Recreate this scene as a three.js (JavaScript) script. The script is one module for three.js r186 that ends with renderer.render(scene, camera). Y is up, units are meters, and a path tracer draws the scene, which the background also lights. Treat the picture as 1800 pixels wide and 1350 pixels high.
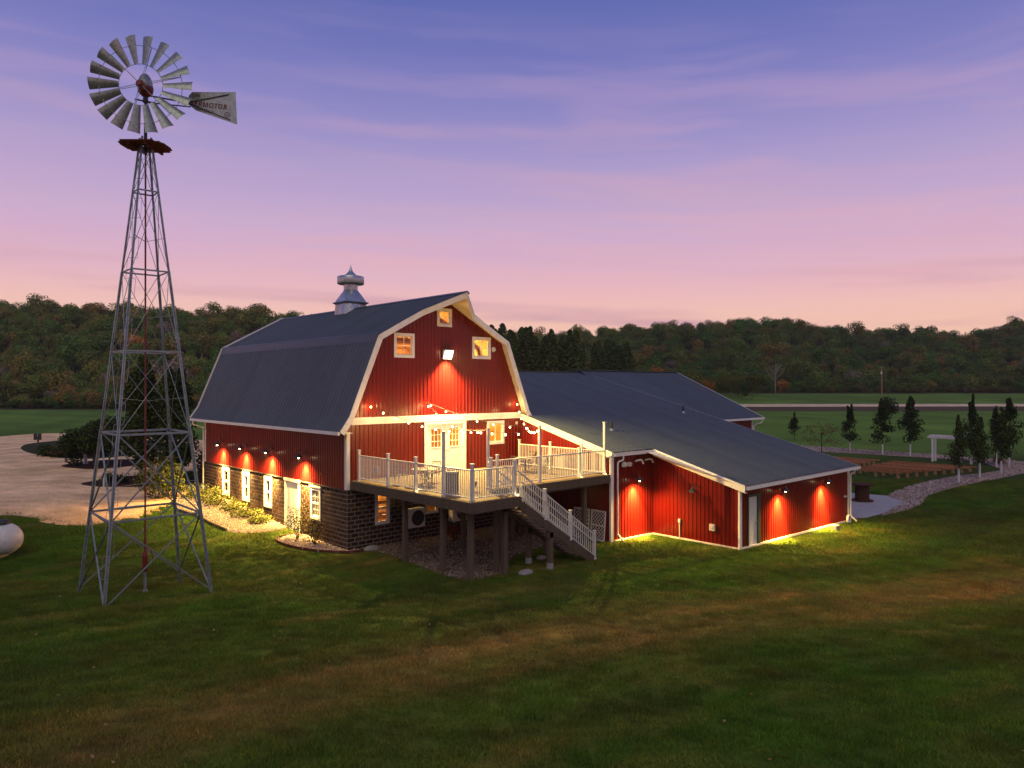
import * as THREE from 'three';
import { mergeGeometries } from 'three/addons/utils/BufferGeometryUtils.js';

// ---------------------------------------------------------------- camera, sky, sun, exposure
const scene = new THREE.Scene();
const YAW = 0.7482, FWD = [Math.sin(YAW), -Math.cos(YAW)], RGT = [Math.cos(YAW), Math.sin(YAW)];
const EYE = new THREE.Vector3(-17.0885, 7.5441, 29.5476);
const camera = new THREE.PerspectiveCamera(55.87, 4 / 3, 0.3, 4000);
camera.position.copy(EYE);
camera.lookAt(EYE.x + FWD[0], EYE.y + 0.002, EYE.z + FWD[1]);
const renderer = new THREE.WebGLRenderer({ antialias: true });
renderer.toneMapping = THREE.LinearToneMapping;
renderer.toneMappingExposure = 1;
renderer.shadowMap.enabled = true;

const clamp = (x, a = 0, b = 1) => Math.min(b, Math.max(a, x));
const lerp = (a, b, t) => a + (b - a) * t;
const ss = (a, b, x) => { const t = clamp((x - a) / (b - a)); return t * t * (3 - 2 * t); };
function rng(s) { return () => { s |= 0; s = s + 0x6D2B79F5 | 0; let t = Math.imul(s ^ s >>> 15, 1 | s); t = t + Math.imul(t ^ t >>> 7, 61 | t) ^ t; return ((t ^ t >>> 14) >>> 0) / 4294967296; }; }
const hash = (i, j, s) => { let h = Math.imul(i, 374761393) + Math.imul(j, 668265263) + Math.imul(s, 2147483647 ^ 1274126177); h = Math.imul(h ^ h >>> 13, 1274126177); return ((h ^ h >>> 16) >>> 0) / 4294967296; };
// value noise, optionally tiling every px by py cells
function vn(x, y, s = 0, px = 0, py = px) {
  let i = Math.floor(x), j = Math.floor(y), u = x - i, v = y - j; u = u * u * (3 - 2 * u); v = v * v * (3 - 2 * v);
  const m = (k, p) => p ? ((k % p) + p) % p : k, i1 = m(i + 1, px), j1 = m(j + 1, py); i = m(i, px); j = m(j, py);
  return lerp(lerp(hash(i, j, s), hash(i1, j, s), u), lerp(hash(i, j1, s), hash(i1, j1, s), u), v);
}
function fbm(x, y, s = 0, oct = 4, px = 0, py = px) { let a = .5, t = 0, n = 0; for (let k = 0; k < oct; k++) { t += a * vn(x, y, s + k, px, py); n += a; a *= .5; x *= 2; y *= 2; px *= 2; py *= 2; } return t / n; }
const toLin = c => c <= .04045 ? c / 12.92 : ((c + .055) / 1.055) ** 2.4;

// dusk sky: violet blue overhead, rose at the horizon, thin streaks of cirrus
{
  const W = 2048, H = 1024, data = new Float32Array(W * H * 4);
  const stops = [[0, 252, 204, 170], [4.4, 249, 201, 178], [6.1, 243, 195, 187], [7.9, 231, 185, 197], [10.1, 216, 177, 204], [12.3, 203, 173, 207], [16.5, 174, 158, 205], [20.5, 143, 138, 197], [24.4, 116, 120, 187], [28, 96, 107, 177], [40, 86, 100, 162], [90, 92, 102, 152]];
  const at = e => { let k = 1; while (k < stops.length - 1 && stops[k][0] < e) k++; const a = stops[k - 1], b = stops[k], t = clamp((e - a[0]) / (b[0] - a[0])); return [1, 2, 3].map(i => lerp(a[i], b[i], t)); };
  for (let j = 0; j < H; j++) {
    const el = (j + .5) / H * 180 - 90, base = at(Math.max(0, el));
    for (let i = 0; i < W; i++) {
      const c = base.slice(), o = (j * W + i) * 4, az = i / W * 360;
      if (el > 0) {
        const tilt = el + 1.6 * Math.sin((az + 30) * Math.PI / 90);
        const warp = fbm(az / 9, el / 3, 5, 3, 40) * 5;
        let st = fbm(az / 18 + warp * .06, tilt / 1.15 + warp * .2, 11, 5, 20);
        const fine = fbm(az / 7.2 , tilt / .42 + warp * .5, 19, 4, 50);
        const big = fbm(az / 30, el / 7, 31, 3, 12);
        let m = clamp((st - .47) * 3.4) * (.25 + .9 * clamp((big - .32) * 2.4)) + clamp((fine - .56) * 2.4) * .35;
        m = clamp(m) * ss(34, 18, el) * .78;
        const pink = [lerp(246, 192, ss(4, 24, el)), lerp(186, 158, ss(4, 24, el)), lerp(184, 198, ss(4, 24, el))];
        const shade = clamp((fbm(az / 22.5, tilt / .9, 47, 4, 16) - .53) * 5) * ss(11, 4, el);
        for (let k = 0; k < 3; k++) c[k] = lerp(lerp(c[k], pink[k], m * .55), [200, 152, 172][k], shade * .7);
      }
      for (let k = 0; k < 3; k++) data[o + k] = toLin(c[k] / 255);
      data[o + 3] = 1;
    }
  }
  const t = new THREE.DataTexture(data, W, H, THREE.RGBAFormat, THREE.FloatType);
  t.mapping = THREE.EquirectangularReflectionMapping; t.magFilter = t.minFilter = THREE.LinearFilter; t.needsUpdate = true;
  scene.background = t; scene.environment = t;
}
// the last glow of the set sun, behind the photographer: broad and soft
const sun = new THREE.DirectionalLight(new THREE.Color(1, 0.84, 0.52), 0.82);
sun.position.set(-50, 95, 60); sun.target.position.set(5, 0, 0);
sun.castShadow = true; sun.shadow.radius = 90;
Object.assign(sun.shadow.camera, { left: -70, right: 70, top: 60, bottom: -60, near: 1, far: 400 });
scene.add(sun, sun.target);

// ---------------------------------------------------------------- helpers
const taken = new Map();
const numbered = n => { const k = taken.get(n) || 0; taken.set(n, k + 1); return k ? n + '_' + String(k).padStart(3, '0') : n; };
function tag(o, label, category, group, kind) { o.userData = { label, category }; if (group) o.userData.group = group; if (kind) o.userData.kind = kind; return o; }
function sh(o) { o.castShadow = o.receiveShadow = true; return o; }
function thing(name, label, category, [x, y, z] = [0, 0, 0], turn = 0, group) { const o = new THREE.Group(); o.name = numbered(name); o.position.set(x, y, z); o.rotation.y = turn; tag(o, label, category, group); scene.add(o); return o; }
const flat = g => { const n = g.index ? g.toNonIndexed() : g; for (const k of Object.keys(n.attributes)) if (k !== 'position' && k !== 'normal' && k !== 'uv') n.deleteAttribute(k); return n; };
// uv in metres from the main direction of each face
function boxUV(g) {
  const p = g.attributes.position, uv = new Float32Array(p.count * 2), a = new THREE.Vector3(), b = new THREE.Vector3(), c = new THREE.Vector3();
  for (let i = 0; i < p.count; i += 3) {
    a.fromBufferAttribute(p, i); b.fromBufferAttribute(p, i + 1); c.fromBufferAttribute(p, i + 2);
    const n = b.clone().sub(a).cross(c.clone().sub(a)), ax = Math.abs(n.x), ay = Math.abs(n.y), az = Math.abs(n.z);
    [a, b, c].forEach((v, k) => { const [s, t] = ay >= ax && ay >= az ? [v.x, v.z] : ax >= az ? [v.z, v.y] : [v.x, v.y]; uv[(i + k) * 2] = s; uv[(i + k) * 2 + 1] = t; });
  }
  g.setAttribute('uv', new THREE.BufferAttribute(uv, 2)); return g;
}
const join = (gs, smooth) => { const l = (Array.isArray(gs) ? gs : [gs]).map(flat); for (const g of l) { if (!g.attributes.normal) g.computeVertexNormals(); boxUV(g); } return l.length > 1 ? mergeGeometries(l) : l[0]; };
function part(name, gs, mat, parent) { const m = sh(new THREE.Mesh(join(gs), mat)); m.name = name; parent.add(m); return m; }
function single(name, gs, mat, label, category, group, kind) { const m = sh(new THREE.Mesh(join(gs), mat)); m.name = numbered(name); tag(m, label, category, group, kind); scene.add(m); return m; }
function group(name, parent) { const g = new THREE.Group(); g.name = name; parent.add(g); return g; }
function structure(name, g, mat) { const m = sh(new THREE.Mesh(g, mat)); m.name = numbered(name); m.userData = { kind: 'structure' }; scene.add(m); return m; }
const bx = (w, h, d, x = 0, y = 0, z = 0) => new THREE.BoxGeometry(w, h, d).translate(x, y, z);
const bb = (x0, x1, y0, y1, z0, z1) => bx(x1 - x0, y1 - y0, z1 - z0, (x0 + x1) / 2, (y0 + y1) / 2, (z0 + z1) / 2);
const V = (x, y, z) => new THREE.Vector3(x, y, z);
function bar(a, b, w, h = w, roll = 0) { // box from a to b, w across (level), h deep
  const A = V(...a), B = V(...b), d = B.clone().sub(A), L = d.length(), g = new THREE.BoxGeometry(w, h, L); if (roll) g.rotateZ(roll);
  const m = new THREE.Matrix4(), z = d.normalize(); let up = V(0, 1, 0); if (Math.abs(z.y) > .999) up = V(1, 0, 0);
  const x = up.clone().cross(z).normalize(), y = z.clone().cross(x); m.makeBasis(x, y, z).setPosition(A.add(B).multiplyScalar(.5)); return g.applyMatrix4(m);
}
function rod(a, b, r, r2 = r, seg = 6, open = false) { const A = V(...a), B = V(...b), d = B.clone().sub(A), L = d.length(), g = new THREE.CylinderGeometry(r2, r, L, seg, 1, open); g.applyQuaternion(new THREE.Quaternion().setFromUnitVectors(V(0, 1, 0), d.normalize())); return g.translate((A.x + B.x) / 2, (A.y + B.y) / 2, (A.z + B.z) / 2); }
const tube = (pts, r, n = 20, seg = 6) => new THREE.TubeGeometry(new THREE.CatmullRomCurve3(pts.map(p => V(...p))), n, r, seg);
const lathe = (pts, seg = 20, x = 0, y = 0, z = 0) => new THREE.LatheGeometry(pts.map(p => new THREE.Vector2(...p)), seg).translate(x, y, z);
const cyl = (r0, r1, h, seg, x, y, z) => new THREE.CylinderGeometry(r1, r0, h, seg).translate(x, y + h / 2, z);
// quads from corner lists (each four points)
function quads(qs) { const p = []; for (const [a, b, c, d] of qs) p.push(...a, ...b, ...c, ...a, ...c, ...d); const g = new THREE.BufferGeometry(); g.setAttribute('position', new THREE.Float32BufferAttribute(p, 3)); g.computeVertexNormals(); return g; }
// slab: polygon in a plane, extruded by t along n
function slab(pts, n, t) { const q = pts.map(p => [p[0] + n[0] * t, p[1] + n[1] * t, p[2] + n[2] * t]), p = [], N = pts.length, tri = (a, b, c) => p.push(...a, ...b, ...c); for (let i = 1; i < N - 1; i++) { tri(pts[0], pts[i], pts[i + 1]); tri(q[0], q[i + 1], q[i]); } for (let i = 0; i < N; i++) { const j = (i + 1) % N; tri(pts[i], q[j], pts[j]); tri(pts[i], q[i], q[j]); } const g = new THREE.BufferGeometry(); g.setAttribute('position', new THREE.Float32BufferAttribute(p, 3)); g.computeVertexNormals(); return g; }

// ---------------------------------------------------------------- materials
function texture(S, fn, srgb, rep = 1) {
  const d = new Uint8Array(S * S * 4);
  for (let j = 0; j < S; j++) for (let i = 0; i < S; i++) { const c = fn(i / S, j / S), o = (j * S + i) * 4; for (let k = 0; k < 3; k++) d[o + k] = clamp((Array.isArray(c) ? c[k] : c), 0, 1) * 255; d[o + 3] = 255; }
  const t = new THREE.DataTexture(d, S, S); t.wrapS = t.wrapT = THREE.RepeatWrapping; t.magFilter = THREE.LinearFilter; t.minFilter = THREE.LinearMipmapLinearFilter; t.generateMipmaps = true; if (srgb) t.colorSpace = THREE.SRGBColorSpace; t.repeat.set(rep, rep); t.needsUpdate = true; return t;
}
const again = (t, r, r2 = r) => { const c = t.clone(); c.repeat.set(r, r2); c.needsUpdate = true; return c; };
const L3 = (r, g, b) => new THREE.Color().setRGB(r, g, b);
const std = (c, rough = .7, more = {}) => new THREE.MeshPhysicalMaterial({ color: c, roughness: rough, side: THREE.DoubleSide, specularIntensity: rough >= .7 ? .12 : 1, ...more });
// shared noise maps (linear multipliers)
const T = {};
T.mottle = texture(256, (u, v) => { const n = fbm(u * 6, v * 6, 3, 5, 6); return .72 + .5 * (n - .5) + .28 * 1; }, false, .5);
T.soft = texture(256, (u, v) => .93 + .14 * (fbm(u * 5, v * 5, 33, 4, 5) - .5), false, .35);
T.grain = texture(256, (u, v) => { const n = fbm(u * 24, v * 3, 21, 4, 24, 3) * .7 + fbm(u * 64, v * 4, 27, 2, 64, 4) * .3; return .45 + n * .75; }, false, 1);
T.spangle = texture(256, (u, v) => { const n = vn(u * 22, v * 22, 61, 22) * .5 + fbm(u * 7, v * 7, 63, 4, 7) * .7; return .42 + .55 * n; }, false, .9);
T.rough = texture(256, (u, v) => .55 + .5 * fbm(u * 9, v * 9, 71, 5, 9), false, .6);
T.grit = texture(256, (u, v) => .3 + .55 * vn(u * 80, v * 80, 77, 80) + .3 * fbm(u * 10, v * 10, 79, 3, 10), false, 1.3);
const M = {};
M.red = new THREE.MeshPhysicalMaterial({ color: L3(.150, .0066, .0042), roughness: .36, roughnessMap: T.soft, map: T.soft, side: THREE.DoubleSide, specularIntensity: .45, clearcoat: .3, clearcoatRoughness: .24 });
M.roof = [1, .9, 1.1, .96, 1.05].map(k => std(L3(.052 * k, .067 * k, .079 * k), .40 + .06 * k, { roughnessMap: T.soft, map: again(T.mottle, .25) }));
const reds = [1, .93, 1.06, .97].map(k => { const m = M.red.clone(); m.color.multiplyScalar(k); return m; }); M.reds = reds;
M.silver = std(L3(.55, .60, .62), .42, { metalness: .75, map: T.spangle, roughnessMap: T.rough });
M.white = std(L3(.74, .73, .69), .5, { map: again(T.mottle, .8) });
M.soffit = std(L3(.62, .56, .44), .6, { map: again(T.grain, 2, .5) });
M.railWhite = std(L3(.58, .58, .56), .4, { map: again(T.mottle, 1.3) });
M.galv = std(L3(.36, .43, .46), .5, { metalness: .6, map: T.spangle, roughnessMap: T.rough });
M.blade = std(L3(.40, .45, .42), .5, { metalness: .5, map: again(T.spangle, 1.7), roughnessMap: T.rough });
M.rust = std(L3(.13, .045, .03), .85, { map: T.grit });
M.redPaint = std(L3(.20, .022, .018), .5, { map: T.grit });
M.darkIron = std(L3(.025, .026, .03), .55);
M.mortar = std(L3(.36, .32, .27), .95, { map: T.grit });
M.blocks = [[.066, .034, .022], [.05, .027, .019], [.085, .043, .026], [.04, .026, .021], [.072, .048, .034]].map(c => std(L3(...c), .8, { map: T.grit, bumpMap: T.grit, bumpScale: .006 }));
M.deck = [[.20, .15, .10], [.175, .13, .088], [.22, .168, .112]].map(c => std(L3(...c), .7, { map: again(T.grain, .6, 6) }));
M.oldWood = std(L3(.135, .102, .07), .85, { map: again(T.grain, 3, .7), bumpMap: again(T.grain, 3, .7), bumpScale: .004 });
M.oldWoodFlat = std(L3(.12, .092, .065), .85, { map: again(T.grain, .7, 6), bumpMap: again(T.grain, .7, 6), bumpScale: .004 });
M.bench = [[.46, .18, .08], [.38, .15, .065], [.52, .22, .10]].map(c => std(L3(...c), .75, { map: again(T.grain, 2, .5) }));
M.stump = std(L3(.38, .24, .13), .85, { map: T.grit });
M.concrete = std(L3(.36, .34, .33), .85, { map: T.grit, bumpMap: T.grit, bumpScale: .004 });
M.inner = std(L3(.55, .33, .12), .7, { map: again(T.grain, 1, .3) });
M.glass = new THREE.MeshPhysicalMaterial({ color: 0xffffff, roughness: .03, transmission: 1, thickness: 0, ior: 1.5, side: THREE.DoubleSide });
M.black = std(L3(.02, .02, .022), .5);
M.plastic = std(L3(.6, .58, .52), .5);
M.glow = (r, g, b, k) => new THREE.MeshStandardMaterial({ color: 0x000000, emissive: L3(r, g, b), emissiveIntensity: k });
M.bulb = M.glow(1, .66, .26, 30);
M.lampBulb = M.glow(1, .74, .4, 20);
const leafMat = (r, g, b) => new THREE.MeshPhysicalMaterial({ color: L3(r, g, b), roughness: .75, side: THREE.DoubleSide, transmission: .25, thickness: 0 });
M.bark = std(L3(.09, .07, .055), .95, { map: again(T.grain, 4, 1) });
M.paleBark = std(L3(.34, .31, .27), .9, { map: T.grit });

// ---------------------------------------------------------------- terrain
const camXD = (x, z) => { const dx = x - EYE.x, dz = z - EYE.z; return [dx * RGT[0] + dz * RGT[1], dx * FWD[0] + dz * FWD[1]]; };
const XD = (X, d) => [EYE.x + X * RGT[0] + d * FWD[0], EYE.z + X * RGT[1] + d * FWD[1]];
// crest of the wooded hills: bearing, height of the ground there
const crest = [[-1.1, 34], [-.9, 37], [-.7, 38], [-.55, 38.5], [-.47, 35.5], [-.39, 36], [-.31, 33], [-.24, 29], [-.1, 22], [.09, 21], [.16, 24], [.24, 26.5], [.34, 28.5], [.4, 27], [.47, 22], [.53, 23.5], [.59, 22], [.63, 21], [.71, 28], [.85, 34], [1.1, 36]];
const crestAt = b => { let k = 1; while (k < crest.length - 1 && crest[k][0] < b) k++; const [p, q] = [crest[k - 1], crest[k]]; return lerp(p[1], q[1], ss(p[0], q[0], b)); };
const hillFoot = b => lerp(202, 268, ss(-.25, .3, b));
function ground(x, z) {
  const [X, d] = camXD(x, z), t = 27.2 - d, b = X / Math.max(d, 60);
  const near = .1 * (t + Math.sqrt(t * t + 4)) / 2 - .02;
  const sw = -.28 * Math.exp(-(((d - 29.5) / 2.2) ** 2)) * ss(-7, -11, X);
  const side = .86 * ss(0, 18, -z) * Math.max(ss(9, -1, x), ss(-2, -12, X) * ss(-18, -24, z)) * ss(700, 500, d);
  const right = -.45 * ss(2, 26, x) * ss(150, 90, d);
  const dd = Math.min(Math.max(0, d - 105), 400), far = (.026 * ss(-40, 40, X) + .006) * dd;
  const f = hillFoot(b), hill = d > f ? crestAt(b) * ss(f, f + 165, d) : 0;
  return near * ss(-60, -10, d + 40) + sw + side + right + far + hill - .08;
}

// ground cover of the lawn: 0 green .. 1 dry, in mown arcs that follow the foot of the slope
function dryness(x, z) {
  const [X, d] = camXD(x, z);
  const arc = (d - (19.6 + .7 * X - .12 * Math.sqrt(X * X * 4 + 9))) / 1.2;
  const along = X * .16, n = fbm(along + 7, arc * .9, 91, 4), n2 = fbm(X * .5, d * .5, 97, 3), fine = fbm(X * .35, arc * 3.2, 95, 3);
  let k = Math.exp(-((arc / 2.1) ** 2)) * (.25 + 1.0 * n + .7 * (fine - .5)) + clamp((fine - .6) * 3) * .22 * ss(45, 25, d);
  k += clamp((fbm(along * 1.1, arc * 1.3, 101, 4) - .53) * 3.2) * .5 * ss(60, 30, d);
  k += clamp((n2 - .6) * 3) * .35;
  return clamp(k - .08);
}
const lawnColor = (x, z) => {
  const k = dryness(x, z), n = fbm(x * .8, z * .8, 131, 3), m = fbm(x * .13, z * .13, 137, 3);
  const gr = [.036 + .040 * m, .068 + .052 * n, .009 + .006 * m], dr = [.18 + .09 * n, .122 + .05 * n, .044];
  const [X, d] = camXD(x, z), arc = (d - (19.6 + .7 * X - .12 * Math.sqrt(X * X * 4 + 9))) / 1.2, lay = .62 + .76 * fbm(X * .14 + arc * .05, arc * 2.3, 163, 3); return gr.map((c, i) => lerp(c, dr[i], k * .85) * lay);
};
function inPoly(x, z, P) { let c = false; for (let i = 0, j = P.length - 1; i < P.length; j = i++) if ((P[i][1] > z) !== (P[j][1] > z) && x < (P[j][0] - P[i][0]) * (z - P[i][1]) / (P[j][1] - P[i][1]) + P[i][0]) c = !c; return c; }
const smoothPoly = (P, n = 6, closed = true) => { const c = new THREE.CatmullRomCurve3(P.map(p => V(p[0], 0, p[1])), closed, 'centripetal'); return c.getPoints(P.length * n).slice(0, closed ? -1 : undefined).map(p => [p.x, p.z]); };
// a sheet draped on the ground, filled from its middle outwards
function drape(P, lift, c, rings = 8, wob = 0) {
  if (!c) c = [P.reduce((s, p) => s + p[0], 0) / P.length, P.reduce((s, p) => s + p[1], 0) / P.length];
  const pos = [], uv = [], idx = [], N = P.length;
  for (let r = 0; r <= rings; r++) for (let i = 0; i < N; i++) { const t = r / rings, w = 1 + wob * (vn(i * .9, 3, 7) - .5) * t, x = lerp(c[0], P[i][0], t * w), z = lerp(c[1], P[i][1], t * w); pos.push(x, ground(x, z) + (r === rings ? lift * .3 : lift), z); uv.push(x, z); }
  for (let r = 0; r < rings; r++) for (let i = 0; i < N; i++) { const a = r * N + i, b = r * N + (i + 1) % N, e = a + N, f = b + N; idx.push(a, b, e, b, f, e); }
  const g = new THREE.BufferGeometry(); g.setAttribute('position', new THREE.Float32BufferAttribute(pos, 3)); g.setAttribute('uv', new THREE.Float32BufferAttribute(uv, 2)); g.setIndex(idx); g.computeVertexNormals(); return g;
}
// a strip between two lines of points
function strip(A, B, lift, across = 6, sub = 6, wob = 0, tint) {
  const a = smoothPoly(A, sub, false), b = smoothPoly(B, sub, false), n = Math.min(a.length, b.length), pos = [], uv = [], idx = [], col = [];
  for (let i = 0; i < n; i++) for (let k = 0; k <= across; k++) { const e = k ? 0 : wob * (fbm(i * .55, 3, 401, 3) - .5), x = lerp(a[i][0], b[i][0], k / across) + e * .7, z = lerp(a[i][1], b[i][1], k / across) + e; pos.push(x, ground(x, z) + (k ? lift : lift * .2), z); uv.push(x, z); if (tint) col.push(...tint(i, k, x, z)); }
  for (let i = 0; i < n - 1; i++) for (let k = 0; k < across; k++) { const p = i * (across + 1) + k, q = p + across + 1; idx.push(p, q, p + 1, p + 1, q, q + 1); }
  const g = new THREE.BufferGeometry(); if (tint) g.setAttribute('color', new THREE.Float32BufferAttribute(col, 3)); g.setAttribute('position', new THREE.Float32BufferAttribute(pos, 3)); g.setAttribute('uv', new THREE.Float32BufferAttribute(uv, 2)); g.setIndex(idx); g.computeVertexNormals(); return g;
}
const outline = (A, B, sub = 6) => [...smoothPoly(A, sub, false), ...smoothPoly(B, sub, false).reverse()];

// --- zones
const Z = {};
Z.barn = [[-.05, -17.7], [11, -17.7], [11, -.05], [0, -.05]];
Z.annex = [[11, -20], [41, -20], [41, -2], [27.1, -2], [27.1, 11.5], [14.5, 11.5], [14.5, 6.5], [11, 6.5]];
const driveNear = [[-60, -22], [-30, -19], [-14, -17.4], [-10.9, -16.4], [-9.7, -14.8], [-9.3, -12.9], [-8.6, -12], [-7.4, -11.8], [-5.3, -12.4], [-3.4, -14.6], [-1.4, -16.8], [.6, -18.1], [6, -18.6], [14, -20.5]];
const driveFar = [[-60, -60], [-30, -72], [-14, -80], [-4, -85], [4, -90], [10, -84], [14, -74], [18, -64], [21, -55], [24, -48], [26, -42], [28, -36], [29, -31], [30, -27]];
Z.drive = outline(driveNear, driveFar);
Z.island1 = smoothPoly([[-2.6, -65], [-3.2, -58], [-3.0, -54], [-2.2, -48.8], [0, -45.6], [4, -47], [9, -53], [12, -62], [10, -73], [4, -74], [-.5, -71]]);
Z.island2 = smoothPoly([[-3.4, -41], [-3.0, -38], [-2.2, -36.4], [-.4, -36.2], [2.5, -38], [4, -41], [1.5, -43.4], [-1.2, -43.4]]);
Z.island3 = smoothPoly([[-4.9, -27.2], [-4.6, -25], [-3.6, -23.6], [-1.6, -22.2], [1, -21.4], [4, -22], [6, -25], [4.5, -28.8], [1, -29.8], [-2.5, -29]]);
Z.bedA = smoothPoly([[-3.2, -12.6], [-2.9, -11], [-2.9, -8.5], [-2.75, -6.8], [-2.2, -6.1], [-.9, -5.8], [.02, -6.1], [.02, -10], [.02, -16.8], [-1.6, -16.6], [-2.9, -14.6]], 5);
Z.bedB = smoothPoly([[-.2, -4.4], [-1.5, -4.1], [-1.7, -3], [-1.25, -1.3], [-.6, -.1], [0, .5], [.55, .5], [.2, -.4], [.03, -1.8], [.02, -3.2]], 5);
Z.gravel = smoothPoly([[.6, .02], [5, .02], [10.9, .02], [10.9, 3], [10.4, 5.2], [8, 5.3], [6, 5.6], [4.6, 6.1], [3.7, 7], [2.7, 7.75], [1.6, 7.95], [.95, 7.85], [.6, 6.6], [.75, 4.6], [.95, 2.6], [.9, 1]], 5);
Z.patio = [[27.3, 11.1], [28.9, 11.9], [36.6, 12.2], [39.2, 9.5], [38.6, 6.7], [34, 5.2], [27.3, 5.2]];
const pathOut = [[30.2, 12.2], [33, 12.5], [36.8, 12.35], [40.7, 11.5], [45, 11.3], [50.2, 11.6], [56.5, 12.2], [62.5, 12.7], [66.5, 13.2], [71, 13], [74.5, 9.5], [76, 4], [76.5, -3], [77, -12], [76, -24]];
const pathIn = [[36.4, 11.3], [37.4, 10.9], [38.8, 9.6], [42, 9], [47, 8.8], [51, 8.9], [55.8, 9.3], [60.2, 10.5], [64.2, 10.6], [67.2, 9.2], [70.2, 7.4], [71.4, 4.2], [71.2, 0], [70.6, -6], [68, -18]];
Z.path = outline(pathOut, pathIn);
const paved = [Z.drive, Z.bedA, Z.bedB, Z.gravel, Z.patio, Z.path, Z.barn, Z.annex];
const islands = [Z.island1, Z.island2, Z.island3];
const onLawn = (x, z) => !paved.some(P => inPoly(x, z, P));

// --- ground sheet to the horizon
{
  const N = 330, pos = [], uv = [], col = [], idx = [], s = t => { const u = t * 2 - 1; return Math.sign(u) * (34 * Math.abs(u) + 900 * Math.abs(u) ** 4.2); }, cx = 2, cz = 4;
  for (let j = 0; j <= N; j++) for (let i = 0; i <= N; i++) {
    const x = cx + s(i / N), z = cz + s(j / N), [X, d] = camXD(x, z); pos.push(x, ground(x, z), z); uv.push(x, z);
    let c = lawnColor(x, z);
    const stripe = .82 + .36 * vn(x * .33 - z * .12, 2, 171), far = ss(78, 96, d) , f = .75 + .5 * fbm(x * .03, z * .03, 151, 3) , g = fbm(x * .25 + z * .1, z * .02 - x * .01, 157, 3);
    c = c.map((v, k) => lerp(v, [.135, .245, .036][k] * f * (.75 + .5 * g) * stripe, far));
    const b = X / Math.max(d, 60), wood = ss(hillFoot(b) - 12, hillFoot(b), d), verge = ss(hillFoot(b) - 20, hillFoot(b) - 13, d);
    c = c.map((v, k) => lerp(lerp(v, [.085, .068, .030][k] * f, verge * .8), [.028, .026, .014][k], wood)); col.push(...c);
  }
  for (let j = 0; j < N; j++) for (let i = 0; i < N; i++) { const a = j * (N + 1) + i, b = a + 1, c = a + N + 1, e = c + 1; idx.push(a, c, b, b, c, e); }
  const g = new THREE.BufferGeometry(); g.setAttribute('position', new THREE.Float32BufferAttribute(pos, 3)); g.setAttribute('uv', new THREE.Float32BufferAttribute(uv, 2)); g.setAttribute('color', new THREE.Float32BufferAttribute(col, 3)); g.setIndex(idx); g.computeVertexNormals();
  const turf = texture(512, (u, v) => .35 + .75 * (.5 * vn(u * 190, v * 190, 5, 190) + .3 * fbm(u * 40, v * 40, 9, 3, 40) + .3 * fbm(u * 8, v * 8, 15, 3, 8)), false, .33);
  structure('lawn_ground', g, std(0xffffff, .95, { vertexColors: true, map: turf, bumpMap: turf, bumpScale: .03 }));
}
// --- gravel yard, road, paths, beds
const gravelTex = texture(512, (u, v) => { const s = vn(u * 150, v * 150, 203, 150), p = fbm(u * 6, v * 6, 207, 5, 6); const k = .45 + .35 * s + .45 * (p - .5) + .12; return [k * .95, k * .82, k * .66]; }, false, .11);
M.drive = std(L3(.98, .80, .60), .95, { vertexColors: true, map: gravelTex, bumpMap: gravelTex, bumpScale: .03 });
const rockTex = texture(512, (u, v) => { const s = vn(u * 70, v * 70, 213, 70), c = vn(u * 70 + .3, v * 70, 219, 70); const k = .25 + .75 * s; return [k * lerp(.8, 1, c), k * lerp(.72, .8, c), k * .74]; }, false, .2);
M.rock = std(L3(.52, .46, .42), .9, { map: rockTex, bumpMap: rockTex, bumpScale: .06 });
const bedTex = texture(512, (u, v) => { const s = vn(u * 110, v * 110, 223, 110), q = fbm(u * 9, v * 9, 229, 4, 9), r = vn(u * 60, v * 60, 231, 60); const k = .3 + .7 * s; return [k * lerp(.75, 1, r), k * lerp(.58, .86, q), k * lerp(.42, .74, q)]; }, false, .35);
M.bed = std(L3(.36, .34, .31), .95, { map: bedTex, bumpMap: bedTex, bumpScale: .03 });
M.mulch = std(L3(.075, .042, .032), 1, { map: T.grit, bumpMap: T.grit, bumpScale: .03 });
structure('gravel_driveway', strip(driveNear, driveFar, .03, 110, 30, 1.5, (i, k, x, z) => { const t = fbm(i * .03, k * .75, 411, 4), p = fbm(x * .35, z * .35, 417, 4), m = clamp(.72 + .75 * t + .5 * (p - .5) - (k < 2 ? .25 * p : 0), .4, 1.3); return [m, m * .95, m * lerp(.80, .88, p)]; }), M.drive);
structure('planted_island', drape(Z.island1, .09, null, 8), std(L3(.05, .06, .025), .95, { map: T.grit }));
structure('planted_island', drape(Z.island2, .10, null, 6), M.mulch);
structure('planted_island', drape(Z.island3, .10, null, 6), M.mulch);
structure('gravel_bed', drape(Z.bedA, .05, [-1.3, -10], 10), M.bed);
structure('gravel_bed', drape(Z.bedB, .05, [-.55, -2], 8), M.bed);
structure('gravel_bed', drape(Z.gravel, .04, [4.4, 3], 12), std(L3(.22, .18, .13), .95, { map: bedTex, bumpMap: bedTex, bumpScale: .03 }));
structure('river_stone_path', strip(pathOut, pathIn, .05, 10, 7), M.rock);
structure('patio_slab', drape(Z.patio, .07, [33, 8.6], 8), std(L3(.33, .32, .33), .7, { map: again(T.mottle, .4), bumpMap: T.grit, bumpScale: .003 }));
structure('country_road', strip([[105, -99], [151, -58.6], [200, -15], [260, 40]], [[112, -106], [160, -63.5], [210, -18.5], [272, 36]], .12, 3, 12), std(L3(.95, .80, .64), .95, { map: gravelTex }));
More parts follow.
